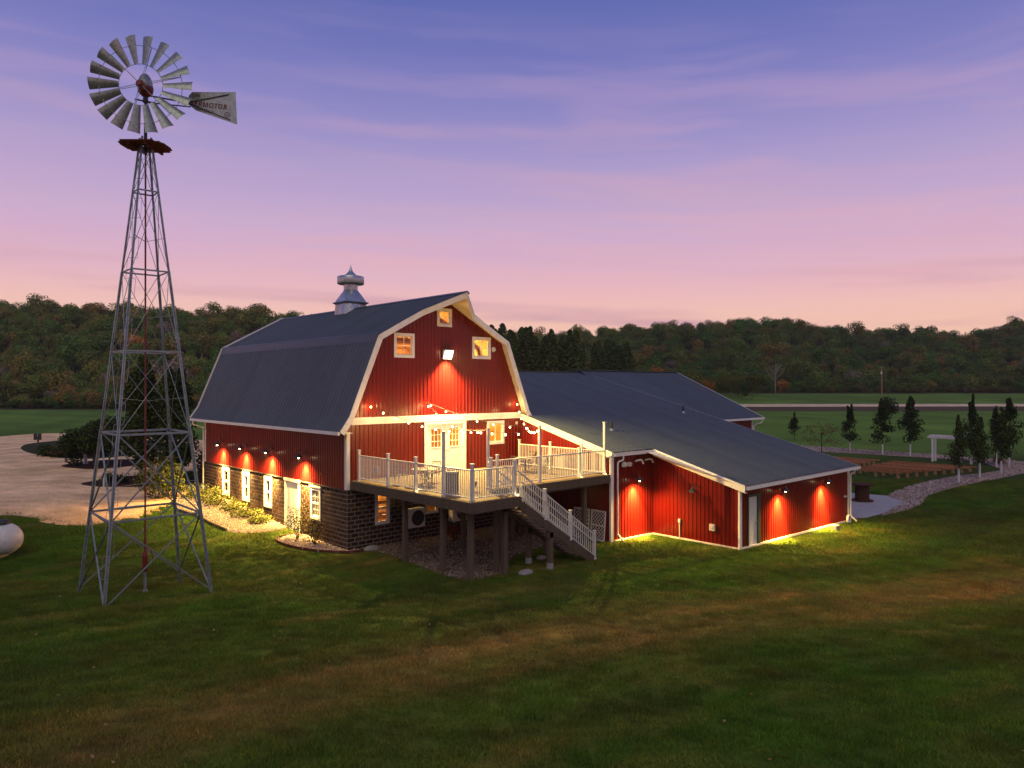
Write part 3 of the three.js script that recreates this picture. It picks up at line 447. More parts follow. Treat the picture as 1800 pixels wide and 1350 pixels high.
// ---------------------------------------------------------------- the annex: one long roof falling towards the lawn
const RA = 5.92, RB = .267, roofY = z => RA - RB * z;    // height of the long slope
const annex = thing('metal_annex', 'long low red metal annex with wide dark roof joined to the barn', 'building');
{
  const e1 = 6.62, e2 = 11.95, ridge = -9.8, gx = 27.3, sl = Math.hypot(1, RB), at = (u, v, h) => { const z = v / sl; return [u, roofY(z) + h / sl, z + h * RB / sl]; };
  const roof = group('roof', annex);
  const barnSkin = x => { const xm = W - x, y = gamY(xm); return (RA - y) / RB; };   // where the slope dies into the barn's roof
  const hi = u => (u < 14.32 ? (u < 11.05 ? Math.min(-.02, barnSkin(u)) : e1) : e2) * sl;
  let a = 9.75; const edges = [10.97, 11.05, 14.32, gx + .02]; const cuts = [9.75]; for (let k = 11; k * .96 < gx; k++) cuts.push(k * .96); for (const e of edges) cuts.push(e); cuts.sort((p, q) => p - q);
  for (let i = 0; i < cuts.length - 1; i++) { const c0 = cuts[i], c1 = cuts[i + 1]; if (c1 - c0 < .02) continue; const m = (c0 + c1) / 2, H = m < 10.97 ? u => Math.max(ridge * sl, hi(Math.min(u, 11.04))) : K(hi(m)); const g = ribSheet(c0, c1, K(ridge * sl), H, [], (u, v, h) => at(u, v, h + .05), .32, .042); if (g) part('roof_panel', g, M.roof[i % 5], roof); }
  part('roof_deck', [slab([[11.04, roofY(ridge), ridge], [gx, roofY(ridge), ridge], [gx, roofY(e2 - .05), e2 - .05], [14.32, roofY(e2 - .05), e2 - .05], [14.32, roofY(e1 - .05), e1 - .05], [11.04, roofY(e1 - .05), e1 - .05]], [0, -1, 0], .02)], M.white, roof);
  part('back_slope', slab([[9.8, 8.54, ridge], [gx, 8.54, ridge], [gx, 5.3, ridge - 9.5], [9.8, 5.3, ridge - 9.5]], [0, 1, 0], .05), M.roof[0], roof);
  part('ridge_cap', [bar([10.4, 8.62, ridge], [gx + .05, 8.62, ridge], .4, .05)], M.roof[0], roof);
  const rake = (x, z0, z1, s) => part('rake_board', slab([[x, roofY(z0) + .07, z0], [x, roofY(z1) + .07, z1], [x, roofY(z1) - .27, z1], [x, roofY(z0) - .27, z0]], [s, 0, 0], .05), M.white, roof);
  rake(11.0, 0.0, e1, -1); rake(14.3, e1 + .12, e2, -1); rake(gx + .02, ridge, e2, 1);
  part('rake_return', [slab([[11.0, roofY(0) - .28, 0.06], [11.0, roofY(e1) - .28, e1], [11.12, roofY(e1) - .28, e1], [11.12, roofY(0) - .28, .06]], [0, -1, 0], .02), slab([[14.3, roofY(e1) - .28, e1], [14.3, roofY(e2) - .28, e2], [14.5, roofY(e2) - .28, e2], [14.5, roofY(e1) - .28, e1]], [0, -1, 0], .02)], M.white, roof);
  const gutter = (x0, x1, z) => { const y = roofY(z); part('gutter', [slab([[x0, y - .14, z], [x1, y - .14, z], [x1, y - .12, z + .13], [x0, y - .12, z + .13]], [0, -1, 0], .015), slab([[x0, y - .14, z + .13], [x1, y - .14, z + .13], [x1, y + .02, z + .13], [x0, y + .02, z + .13]], [0, 0, 1], .015), slab([[x0, y - .14, z], [x1, y - .14, z], [x1, y + .0, z], [x0, y + .0, z]], [0, 0, 1], .012)], M.white, roof); };
  gutter(11.05, 14.3, e1); gutter(14.34, gx + .1, e2);
  for (const [x, z] of [[14.6, 3.6], [25.2, 1.2]]) { const y = roofY(z), v = group('roof_vent_pipe', roof); part('flashing', [lathe([[.17, -.02], [.12, .05], [.08, .12]], 12, x, y + .06, z)], M.galv, v); part('pipe', [cyl(.075, .075, .42, 12, x, y + .12, z)], M.black, v); }
  // walls
  const wall = (n0, n1, lo, hi, holes, map) => ribWall(annex, 'siding_panel', M.reds, n0, n1, lo, hi, holes, map);
  wall(.05, 6.5, z => ground(11, z) - .3, z => roofY(z) - .05, [], (u, v, h) => [11 - h, v, u]);
  wall(11, 14.5, x => ground(x, 6.5) - .3, K(roofY(6.5) - .06), [], (u, v, h) => [u, v, 6.5 + h]);
  wall(6.5, 11.54, z => ground(14.5, z) - .3, z => roofY(z) - .05, [], (u, v, h) => [14.5 - h, v, u]);
  wall(14.5, 27.0, x => ground(x, 11.54) - .3, K(roofY(11.54) - .06), [[15.24, 16.36, -1, 2.18]], (u, v, h) => [u, v, 11.54 + h]);
  part('end_wall', slab([[27, -1, 11.5], [27, roofY(11.5) - .04, 11.5], [27, roofY(ridge) - .04, ridge], [27, 5.3, ridge - 9.4], [27, -1, ridge - 9.4]], [-1, 0, 0], .1), M.red, annex);
  part('base_trim', [bar([11.3, ground(12.5, 6.55) + .03, 6.53], [14.48, ground(14.3, 6.55) + .03, 6.53], .05, .1), bar([14.47, ground(14.3, 6.6) + .03, 6.5], [14.47, ground(14.5, 11.5) + .03, 11.54], .05, .1), bar([14.5, ground(14.5, 11.6) + .04, 11.57], [27, ground(27, 11.6) + .04, 11.57], .05, .1)], M.white, annex);
  const post = (x0, x1, z0, z1, y0, y1) => part('corner_board', bb(x0, x1, y0, y1, z0, z1), M.white, annex);
  post(10.93, 11.14, 6.47, 6.58, -.4, roofY(6.5) - .22); post(14.42, 14.62, 11.5, 11.6, -.5, roofY(11.5) - .2); post(26.86, 27.06, 11.5, 11.6, -.7, roofY(11.5) - .2);
  for (const [x, z, y] of [[11.42, 6.64, roofY(e1)], [26.95, 11.72, roofY(e2)]]) part('downspout', [tube([[x + .3, y - .14, z + .1], [x + .27, y - .34, z + .08], [x + .04, y - .44, z - .02], [x, y - .6, z - .03]], .045, 14), rod([x, y - .5, z - .03], [x, ground(x, z) + .28, z - .03], .045), rod([x, ground(x, z) + .34, z - .03], [x + .03, ground(x, z) + .06, z + .3], .05)], M.white, annex);
  const d = group('service_door', annex), fa = (u, v, o) => [u, v, 11.54 + o];
  part('door_frame', [frameBar(fa, 15.2, 15.3, -.5, 2.2, -.05, .05), frameBar(fa, 16.18, 16.4, -.5, 2.2, -.05, .05), frameBar(fa, 15.3, 16.18, 2.1, 2.2, -.05, .05)], std(L3(.02, .05, .035), .6), d);
  part('door_leaf', [frameBar(fa, 15.3, 16.18, -.35, 2.1, -.08, -.02)], M.railWhite, d); part('door_handle', [new THREE.SphereGeometry(.04, 10, 8).translate(16.07, .78, 11.56), rod([16.07, .78, 11.5], [16.07, .78, 11.56], .015)], M.galv, d);
  part('conduit', [rod([14.44, -.3, 8.2], [14.44, .62, 8.2], .035), bx(.1, .18, .1, 14.42, .62, 8.2)], M.plastic, annex);
  part('meter_box', [bx(.1, .32, .28, 14.42, .55, 10.1), bx(.03, .14, .14, 14.36, .57, 10.1)], M.plastic, annex);
  part('wall_tap', [bx(.12, .1, .06, 26.35, 1.0, 11.6), rod([26.5, 1.0, 11.56], [26.5, 1.0, 11.72], .03)], M.plastic, annex);
  for (const x of [13.15, 14.0]) part('exhaust_elbow', [tube([[x - .35, 3.66, 6.64], [x - .1, 3.7, 6.68], [x + .08, 3.68, 6.72], [x + .16, 3.5, 6.76]], .05, 12, 8)], M.plastic, annex);
}
const hall = thing('rear_hall', 'farther red hall with dark roof and white rake beyond the annex ridge', 'building', [27.3, -.55, -9.8]);
{
  const y0 = .55, R0 = 8.73, SL = .45, L = 13.2, ez = 8.7, ry = z => R0 - SL * Math.abs(z) + y0, roof = group('roof', hall);
  ribWall(roof, 'roof_panel', M.roof, -.6, L, K(0), K(ez * Math.hypot(1, SL)), [], (u, v, h) => { const z = v / Math.hypot(1, SL); return [u, ry(z) + h + .03, z]; }, .96, .042, .32);
  part('back_slope', slab([[-.6, ry(0), 0], [L, ry(0), 0], [L, ry(ez), -ez], [-.6, ry(ez), -ez]], [0, 1, 0], .04), M.roof[0], roof);
  part('ridge_cap', bar([-1, ry(0) + .07, 0], [L, ry(0) + .07, 0], .4, .05), M.roof[0], roof);
  part('rake_board', slab([[L, ry(0) + .08, 0], [L, ry(ez) + .08, ez], [L, ry(ez) - .2, ez], [L, ry(0) - .2, 0]], [1, 0, 0], .05), M.white, roof);
  part('gutter', [bb(-.5, L + .1, ry(ez) - .14, ry(ez) + .02, ez, ez + .13)], M.white, roof);
  part('downspout', [tube([[L - .2, ry(ez) - .14, ez + .06], [L - .25, ry(ez) - .4, ez + .02], [L - .65, ry(ez) - .55, ez - .3], [L - .75, ry(ez) - .8, ez - .45]], .06, 12), rod([L - .75, ry(ez) - .7, ez - .45], [L - .75, 0, ez - .45], .06)], M.white, hall);
  ribWall(hall, 'siding_panel', M.reds, 0, L - .9, K(0), K(ry(ez - .5) - .1), [], (u, v, h) => [u, v, ez - .55 + h]);
  part('corner_board', bb(L - .98, L - .78, 0, ry(ez) - .1, ez - .56, ez - .48), M.white, hall);
  part('end_wall', slab([[L - .9, 0, ez - .55], [L - .9, ry(ez - .55) - .1, ez - .55], [L - .9, ry(0) - .1, 0], [L - .9, ry(ez) - .1, -ez], [L - .9, 0, -ez]], [-1, 0, 0], .1), M.red, hall);
}

// ---------------------------------------------------------------- raised deck and its stair
const DY = 3.15;
const deck = thing('raised_deck', 'raised timber deck with white baluster railing against the barn gable', 'deck');
function railing(parent, pts, y0, { h = 1.17, gap = .118 } = {}) { // straight runs between posts, level or sloping
  for (let i = 0; i < pts.length - 1; i++) {
    const A = V(...pts[i]), B = V(...pts[i + 1]), L = Math.hypot(B.x - A.x, B.z - A.z), n = Math.round(L / gap);
    part('top_rail', [bar([A.x, A.y + h, A.z], [B.x, B.y + h, B.z], .07, .045)], M.railWhite, parent);
    part('bottom_rail', [bar([A.x, A.y + .12, A.z], [B.x, B.y + .12, B.z], .05, .04)], M.railWhite, parent);
    for (let k = 1; k < n; k++) { const p = A.clone().lerp(B, k / n); const m = sh(new THREE.Mesh(railing.g[h] ||= join(bx(.026, h - .17, .026, 0, .14 + (h - .17) / 2, 0)), M.railWhite)); m.name = 'baluster'; m.position.copy(p); parent.add(m); }
  }
}
railing.g = {};
function railPost(parent, x, y, z, h) { const p = part('rail_post', [bx(.1, h, .1, x, y + h / 2, z), bx(.14, .035, .14, x, y + h + .017, z), bx(.14, .06, .14, x, y + .03, z)], M.railWhite, parent); return p; }
{
  const R = rng(71);
  for (let z = .1; z < 8.66; z += .146) { const x0 = .18, x1 = z < 6.55 ? 10.78 : 2.7; part('deck_board', [bb(x0, x1, DY - .035, DY, z, z + .139)], M.deck[Math.floor(R() * 3)], deck); }
  const rim = (a, b) => part('rim_joist', [bar(a, b, .06, .36)], M.oldWoodFlat, deck), y = DY - .225;
  rim([.19, y, .05], [.19, y, 8.72]); rim([.19, y, 8.72], [2.74, y, 8.72]); rim([2.74, y, 8.72], [2.74, y, 6.62]); rim([2.74, y, 6.62], [10.8, y, 6.62]); rim([10.8, y, 6.6], [10.8, y, .1]);
  for (let x = .8; x < 10.6; x += .6) part('joist', [bb(x - .022, x + .022, DY - .3, DY - .04, .08, x < 2.6 ? 8.66 : 6.56)], M.oldWood, deck);
  part('beam', [bar([.3, DY - .42, 7.8], [2.7, DY - .42, 7.8], .16, .24), bar([2.9, DY - .42, 6.2], [10.6, DY - .42, 6.2], .16, .24), bar([.3, DY - .42, 3.4], [10.6, DY - .42, 3.4], .16, .24)], M.oldWoodFlat, deck);
  for (const [x, z, w] of [[.9, 3.35, .19], [.86, 6.1, .19], [.86, 7.85, .2], [2.55, 7.95, .2], [2.42, 7.6, .18], [3.9, 6.2, .19], [4.1, 3.4, .19], [7.2, 3.4, .19], [9.35, 6.2, .19], [6.7, 6.2, .19]]) part('support_post', bb(x - w / 2, x + w / 2, ground(x, z) - .2, DY - .3, z - w / 2, z + w / 2), M.oldWood, deck);
  part('floor_bracket', [bx(.26, .3, .3, .86, DY - .52, 7.85), bx(.2, .3, .2, 2.55, DY - .52, 7.95)], M.oldWood, deck);
  // rails
  const low = [[.42, .35], [.42, 2.75], [.42, 4.82], [.44, 8.45], [2.58, 8.5], [2.55, 7.1], [8.84, 6.35], [10.35, .6], [10.35, 2.96], [10.35, 5.15], [3.55, 6.38]], tall = [[.42, 6.71], [3.1, 6.3], [6.14, 6.35], [10.66, 6.38]];
  for (const [x, z] of low) railPost(deck, x, DY, z, 1.4); for (const [x, z] of tall) railPost(deck, x, DY, z, 2.55);
  railing(deck, [[.42, DY, .35], [.42, DY, 2.75], [.42, DY, 4.82], [.42, DY, 6.71], [.44, DY, 8.45], [2.58, DY, 8.5]]);
  railing(deck, [[2.55, DY, 7.1], [3.1, DY, 6.3], [6.14, DY, 6.35], [8.84, DY, 6.35], [10.66, DY, 6.38]]);
  railing(deck, [[10.35, DY, .6], [10.35, DY, 2.96], [10.35, DY, 5.15], [10.66, DY, 6.38]]);
  part('notice_plate', [bx(.02, .3, .26, .36, DY + .62, 1.9)], M.plastic, deck);
  for (const [x, z] of [[8.84, 6.48], [10.6, 6.5], [2.66, 8.6], [.34, 5.0]]) { part('step_light', [bx(.07, .05, .07, x, DY + .03, z)], M.glow(1, .75, .3, 3), deck); const l = new THREE.PointLight(L3(1, .72, .35), .12); l.position.set(x, DY + .08, z + .06); l.castShadow = true; deck.add(l); }
}
const stair = thing('deck_stair', 'white railed timber stair running down from the deck to the lawn', 'stairs', [2.75, 0, 7.85]);
{
  const N = 17, y0 = DY - .1, run = 4.62, yb = ground(7.4, 8.2) + .02, rise = (y0 - yb) / N, z0 = -.72, z1 = .72, yAt = x => y0 - (y0 - yb) * x / run;
  for (let k = 1; k < N; k++) { const x = run * (k - .5) / N, y = y0 - rise * k; part('tread', [bb(x - .15, x + .15, y - .04, y, z0 + .03, z1 - .03)], M.deck[k % 3], stair); }
  for (const z of [z0, z1]) part('stringer', [slab([[-.02, y0 - .02, z - .025], [run + .12, yb + .05, z - .025], [run + .05, yb - .12, z - .025], [run - .3, yb - .12, z - .025], [-.02, y0 - .42, z - .025]], [0, 0, 1], .05)], M.oldWoodFlat, stair);
  const px = [-.05, 1.5, 3.05, run];
  for (const z of [z0 + .02, z1 - .02]) {
    px.forEach((x, i) => { if (i) railPost(stair, x, yAt(x) - .02, z, 1.25); });
    railing(stair, px.map(x => [x, yAt(x) + .02, z]), 0, { h: 1.05, gap: .13 });
    part('hand_rail', [bar([.1, yAt(.1) + .72, z + (z > 0 ? .06 : -.06)], [run - .1, yAt(run - .1) + .72, z + (z > 0 ? .06 : -.06)], .04, .04)], M.railWhite, stair);
  }
  for (const z of [z0 + .1, z1 - .06]) { const x = 1.85, g = ground(4.6, 7.85 + z); part('support_post', [bb(x - .1, x + .1, g + .2, yAt(x) - .32, z - .1, z + .1), bx(.32, .22, .2, x, yAt(x) - .45, z)], M.oldWood, stair); part('footing', [cyl(.17, .14, .35, 14, x, g - .1, z)], M.concrete, stair); }
}
// ---------------------------------------------------------------- things on and under the deck
function wireChair(x, z, turn, label, y = DY) {
  const c = thing('patio_chair', label, 'chair', [x, y, z], turn, 'metal chairs on the deck'), m = M.darkIron;
  part('seat', [bx(.46, .025, .44, 0, .44, 0)], std(L3(.11, .085, .06), .8), c);
  for (const s of [-1, 1]) { part('leg', [rod([s * .22, 0, .22], [s * .21, .44, .2], .013)], m, c); part('leg', [rod([s * .22, 0, -.24], [s * .21, .44, -.2], .013)], m, c); part('armrest', [tube([[s * .23, .44, .18], [s * .25, .64, .16], [s * .25, .66, -.1], [s * .22, .64, -.22]], .014, 12)], m, c); part('back_post', [rod([s * .2, .44, -.2], [s * .2, .95, -.3], .014)], m, c); }
  part('backrest', [bar([-.2, .92, -.296], [.2, .92, -.296], .03, .03), bar([-.2, .6, -.235], [.2, .6, -.235], .025, .025), ...[-.12, -.04, .04, .12].map(q => rod([q, .6, -.235], [q, .92, -.296], .008))], m, c);
  return c;
}
function roundTable(x, z, r, label) { const t = thing('patio_table', label, 'table', [x, DY, z], .3, 'tables on the deck'); part('table_top', [lathe([[0, .74], [r - .02, .74], [r, .72], [r - .02, .7], [0, .7]], 24)], std(L3(.26, .2, .14), .6), t); part('pedestal', [rod([0, .1, 0], [0, .7, 0], .04)], M.darkIron, t); for (let k = 0; k < 4; k++) { const a = k * Math.PI / 2; part('foot', [bar([0, .1, 0], [Math.cos(a) * .38, .015, Math.sin(a) * .38], .04, .03)], M.darkIron, t); } return t; }
roundTable(1.75, 3.6, .6, 'round patio table by the left railing of the deck');
wireChair(1.1, 2.75, .5, 'dark metal chair left of the round table by the barn wall');
wireChair(1.15, 4.5, 2.2, 'dark metal chair at the near side of the left round table');
wireChair(2.6, 3.1, -1.2, 'dark metal chair between the left round table and the doors');
roundTable(8.3, 3.2, .55, 'round patio table at the annex end of the deck');
wireChair(7.4, 3.6, 1.5, 'dark metal chair on the door side of the right table');
wireChair(8.6, 4.3, 3.3, 'dark metal chair in front of the right table');
wireChair(9.2, 2.6, -1.3, 'dark metal chair between the right table and the annex wall');
{ const b = thing('waste_bin', 'tall brown slatted waste bin behind the left deck railing', 'bin', [1.25, DY, 6.15]); for (let k = 0; k < 18; k++) { const a = k / 18 * Math.PI * 2; part('slat', [bx(.075, .82, .02, 0, .46, .3).rotateY(a)], std(L3(.05, .032, .028), .7), b); } part('liner', [lathe([[0, .05], [.275, .05], [.275, .84]], 20)], M.black, b); part('lid', [lathe([[.16, .92], [.3, .9], [.33, .87], [.33, .84]], 22)], std(L3(.36, .31, .25), .6), b); }
{ const p = thing('plant_stand', 'low curled wire plant stand at the head of the stair', 'stand', [2.2, DY, 6.45]); for (let k = 0; k < 3; k++) { const a = k * 2.1; part('leg', [tube([[Math.cos(a) * .2, 0, Math.sin(a) * .2], [Math.cos(a) * .1, .15, Math.sin(a) * .1], [Math.cos(a) * .17, .42, Math.sin(a) * .17]], .013, 12)], M.railWhite, p); } for (const y of [.18, .42]) part('ring', [new THREE.TorusGeometry(.17, .012, 6, 20).rotateX(Math.PI / 2).translate(0, y, 0)], M.railWhite, p); part('pot', [lathe([[0, .2], [.09, .2], [.13, .4], [.11, .4]], 16)], std(L3(.18, .09, .06), .8), p); }
function condenser(x, z, label) {
  const c = thing('heat_pump', label, 'heat pump', [x, ground(x, z) + .78, z], 0, 'outdoor units under the deck');
  part('cabinet', [bb(-.5, .5, 0, .9, -.2, .2)], M.plastic, c); part('fan_grille', [new THREE.TorusGeometry(.36, .014, 6, 28).translate(.08, .45, .215), new THREE.TorusGeometry(.24, .01, 6, 24).translate(.08, .45, .215), new THREE.TorusGeometry(.12, .01, 6, 20).translate(.08, .45, .215), ...[0, .785, 1.57, 2.36].map(a => bar([.08 - .36 * Math.cos(a), .45 - .36 * Math.sin(a), .213], [.08 + .36 * Math.cos(a), .45 + .36 * Math.sin(a), .213], .01, .01))], M.black, c);
  part('fan_well', [new THREE.CircleGeometry(.36, 28).translate(.08, .45, .206)], M.black, c);
  for (let k = 0; k < 9; k++) part('side_fin', [bb(-.525, -.5, .08 + k * .085, .12 + k * .085, -.18, .18)], M.plastic, c);
  for (const s of [-.35, .35]) part('bracket', [bar([s, -.02, -.45], [s, -.02, .22], .05, .04), bar([s, -.35, -.45], [s, -.03, .1], .04, .03)], M.galv, c);
}
condenser(3.35, .55, 'cream heat pump on the block wall nearest the barn window'); condenser(6.1, .55, 'cream heat pump deeper in the shade under the deck, right of the other');
for (const [x, z, r, l] of [[10.55, 4.9, .12, 'white lattice panel leaning on the annex wall, nearer the barn'], [10.6, 5.95, -.05, 'white lattice panel leaning on the annex wall by the downspout']]) {
  const p = thing('lattice_panel', l, 'lattice', [x, ground(x, z) + .03, z], r, 'lattice panels under the deck'); p.rotation.z = -.08; const w = .46, h = 1.5;
  part('frame', [bb(-.02, .02, 0, h, -w - .03, -w + .03), bb(-.02, .02, 0, h, w - .03, w + .03), bb(-.02, .02, 0, .06, -w, w), bb(-.02, .02, h - .06, h, -w, w), bb(-.02, .02, .72, .78, -w, w)], M.railWhite, p);
  for (const s of [-1, 1]) for (let k = -7; k <= 7; k++) { const c = h / 2 + k * .2, z0 = Math.max(-w, s > 0 ? (0 - c) : (c - h)), z1 = Math.min(w, s > 0 ? (h - c) : c); if (z1 - z0 > .08) part('lath', [bar([s * .008, c + s * z0, z0], [s * .008, c + s * z1, z1], .007, .028)], M.railWhite, p); }
}
{ const s = single('field_stone', new THREE.DodecahedronGeometry(.24, 1).scale(1.5, .6, 1).translate(3.2, ground(3.2, 8.5) + .05, 8.5), M.concrete, 'rounded pale stone on the grass beside the front deck posts', 'stone', 'stones by the deck'); single('field_stone', new THREE.DodecahedronGeometry(.2, 1).scale(1.3, .6, 1).translate(5.6, ground(5.6, 7) + .04, 7), M.concrete, 'rounded pale stone under the stair beside the footing', 'stone', 'stones by the deck'); single('field_stone', new THREE.DodecahedronGeometry(.3, 1).scale(1.5, .55, .9).translate(1.0, ground(1, .5) + .06, .5), M.concrete, 'pale flat stone at the foot of the barn corner', 'stone', 'stones by the deck'); }
{ const P = Z.bedB, pts = P.filter((p, i) => p[0] < -.1 || p[1] > .1).map(p => [p[0], ground(p[0], p[1]) + .06, p[1]]); const seg = []; for (let i = 0; i < pts.length - 1; i++) if (Math.hypot(pts[i][0] - pts[i + 1][0], pts[i][2] - pts[i + 1][2]) < .9) seg.push(bar(pts[i], pts[i + 1], .035, .13)); single('bed_edging', seg, M.rust, 'rusty brown edging strip round the curved bed at the barn corner', 'edging'); }
{ const q = [[-3.3, -12.4], [-2.95, -10.6], [-2.95, -8.6], [-2.8, -7.0]].map(([x, z]) => [x, ground(x, z) + .07, z]); single('bed_edging', q.slice(0, -1).map((p, i) => bar(p, q[i + 1], .09, .14)), M.oldWoodFlat, 'weathered timber edging along the bed by the barn side wall', 'edging'); }
single('door_step', [bb(-1.5, -.13, -.1, .2, -6.95, -6.2)], M.concrete, 'concrete step beside the white side door', 'step');

// ---------------------------------------------------------------- lamps
function gooseneck(name, p, n, label, grp, lit, I, reach = .55, color = [1, .62, .18]) { // p on the wall, n outward
  const o = thing(name, label, 'wall lamp', p, Math.atan2(n[0], n[1]), grp); // local +z points away from the wall
  part('wall_plate', [new THREE.CylinderGeometry(.07, .07, .03, 14).rotateX(Math.PI / 2).translate(0, .16, .035)], M.black, o);
  part('arm', [tube([[0, .16, .04], [0, .26, .16], [0, .34, reach * .6], [0, .28, reach * .93], [0, .16, reach]], .018, 20)], M.black, o);
  part('lamp_shade', [lathe([[.03, .2], [.05, .17], [.07, .1], [.19, .02], [.205, -.03], [.2, -.03], [.18, .01], [.06, .085], [.04, .15]], 22).translate(0, 0, reach)], M.black, o);
  const b = part('bulb', new THREE.SphereGeometry(.06, 12, 8).translate(0, -.03, reach), lit ? M.lampBulb : M.plastic, o);
  if (lit) { for (const [k, ang, pen, t] of [[1, .60, 1, [0, -1.2, .04]], [.21, 1.3, .6, [0, -3, reach + .5]]]) { const l = new THREE.SpotLight(L3(...color), I * k, 0, ang, pen, 2); l.position.set(0, -.06, reach); l.target.position.set(...t); l.castShadow = true; l.shadow.radius = 3; o.add(l, l.target); } }
  return o;
}
const sideN = ['farthest', 'second', 'third', 'nearest'];
[-14.5, -11.15, -7.75, -3.95].forEach((z, i) => gooseneck('gooseneck_lamp', [-.03, 4.0, z], [-1, 0], ['lit gooseneck lamp on the barn side wall, farthest from the gable corner', 'lit gooseneck lamp on the barn side wall, above the middle slit window', 'lit gooseneck lamp on the barn side wall, left of the white door', 'lit gooseneck lamp on the barn side wall, nearest the gable corner'][i], 'gooseneck lamps on the barn side', true, 1000, .40));
gooseneck('gooseneck_lamp', [12.75, 2.75, 6.53], [0, 1], 'lit black lamp under the short eave next to the deck', 'lamps on the annex', true, 820, .42, [1, .58, .14]);
gooseneck('gooseneck_lamp', [14.45, 2.3, 9.3], [-1, 0], 'unlit black lamp on the annex wall that faces the deck', 'lamps on the annex', false, 0, .5);
gooseneck('gooseneck_lamp', [18.2, 2.2, 11.58], [0, 1], 'lit black lamp on the annex front, right of the service door', 'lamps on the annex', true, 820, .42, [1, .58, .14]);
gooseneck('gooseneck_lamp', [23.2, 2.2, 11.58], [0, 1], 'lit black lamp on the annex front, near the far corner', 'lamps on the annex', true, 820, .42, [1, .58, .14]);
{ // hooded flood over the doors
  const o = thing('gable_floodlight', 'bright hooded floodlight high on the barn gable', 'floodlight', [5.68, 9.2, .03]);
  part('housing', [bb(-.26, .26, -.3, .2, 0, .1)], M.darkIron, o); part('hood', [slab([[-.28, .2, 0], [.28, .2, 0], [.28, .15, .36], [-.28, .15, .36]], [0, 1, 0], .02)], M.darkIron, o);
  part('bulb', [slab([[-.26, .12, .3], [.26, .12, .3], [.26, -.3, .12], [-.26, -.3, .12]], [0, .4, .92], .02)], M.glow(1, .8, .5, 9), o);
  const l = new THREE.SpotLight(L3(1, .68, .20), 1150, 0, 1.4, .75, 2); l.position.set(0, -.1, .45); l.target.position.set(0, -9, 10); l.castShadow = true; l.shadow.radius = 4; o.add(l, l.target);
  const w = new THREE.SpotLight(L3(1, .70, .30), 380, 0, .8, 1, 2); w.position.set(0, -.12, .42); w.target.position.set(0, -2.4, .02); w.castShadow = true; w.shadow.radius = 4; o.add(w, w.target);
}
{ const o = thing('security_light', 'unlit twin headed security light under the short annex eave', 'floodlight', [12.0, 3.62, 6.53]); part('junction_box', [bx(.14, .12, .08, 0, 0, .04)], M.plastic, o); for (const s of [-.2, .22]) { part('lamp_head', [bx(.24, .18, .14, s, -.02, .2).rotateX(.25)], M.plastic, o); part('lens', [bx(.2, .14, .01, s, -.02, .276).rotateX(.25)], M.railWhite, o); part('arm', [rod([0, 0, .06], [s, 0, .16], .02)], M.plastic, o); } }
// festoon strings
{
  const bulbG = join([lathe([[0, -.075], [.024, -.068], [.038, -.04], [.034, -.015], [.018, .01]], 10)]), capG = join([cyl(.02, .02, .05, 8, 0, .005, 0)]);
  const string = (a, b, sag, n, label) => {
    const o = thing('string_light', label, 'string lights', a, 0, 'festoon strings over the deck'), d = [b[0] - a[0], b[1] - a[1], b[2] - a[2]], P = t => [d[0] * t, d[1] * t - sag * 4 * t * (1 - t), d[2] * t];
    part('cable', [tube(Array.from({ length: 13 }, (_, k) => P(k / 12)), .009, 36, 5)], M.black, o);
    for (let k = 0; k < n; k++) { const [x, y, z] = P((k + .3) / n), s = sh(new THREE.Mesh(capG, M.black)); s.name = 'socket'; s.position.set(x, y - .06, z); o.add(s); const m = sh(new THREE.Mesh(bulbG, M.bulb)); m.name = 'bulb'; m.position.set(x, y - .06, z); o.add(m); const l = new THREE.PointLight(L3(1, .58, .2), 1.5); l.position.set(x, y - .09, z); l.castShadow = true; l.shadow.radius = 1.5; o.add(l); }
  };
  string([1.0, 6.72, .1], [3.1, 5.66, 6.3], .42, 9, 'bulb string from the left end of the gable down to the stair post');
  string([4.42, 6.72, .1], [6.14, 5.66, 6.35], .3, 7, 'bulb string from above the doors out to the middle tall post');
  string([4.38, 6.72, .1], [3.1, 5.66, 6.3], .5, 7, 'bulb string from above the doors down to the stair post');
  string([10.6, 6.72, .1], [6.14, 5.66, 6.35], .75, 9, 'bulb string from the right end of the gable to the middle tall post');
  string([3.1, 5.6, 6.3], [6.14, 5.6, 6.35], .12, 4, 'short bulb string between the two middle tall posts');
}

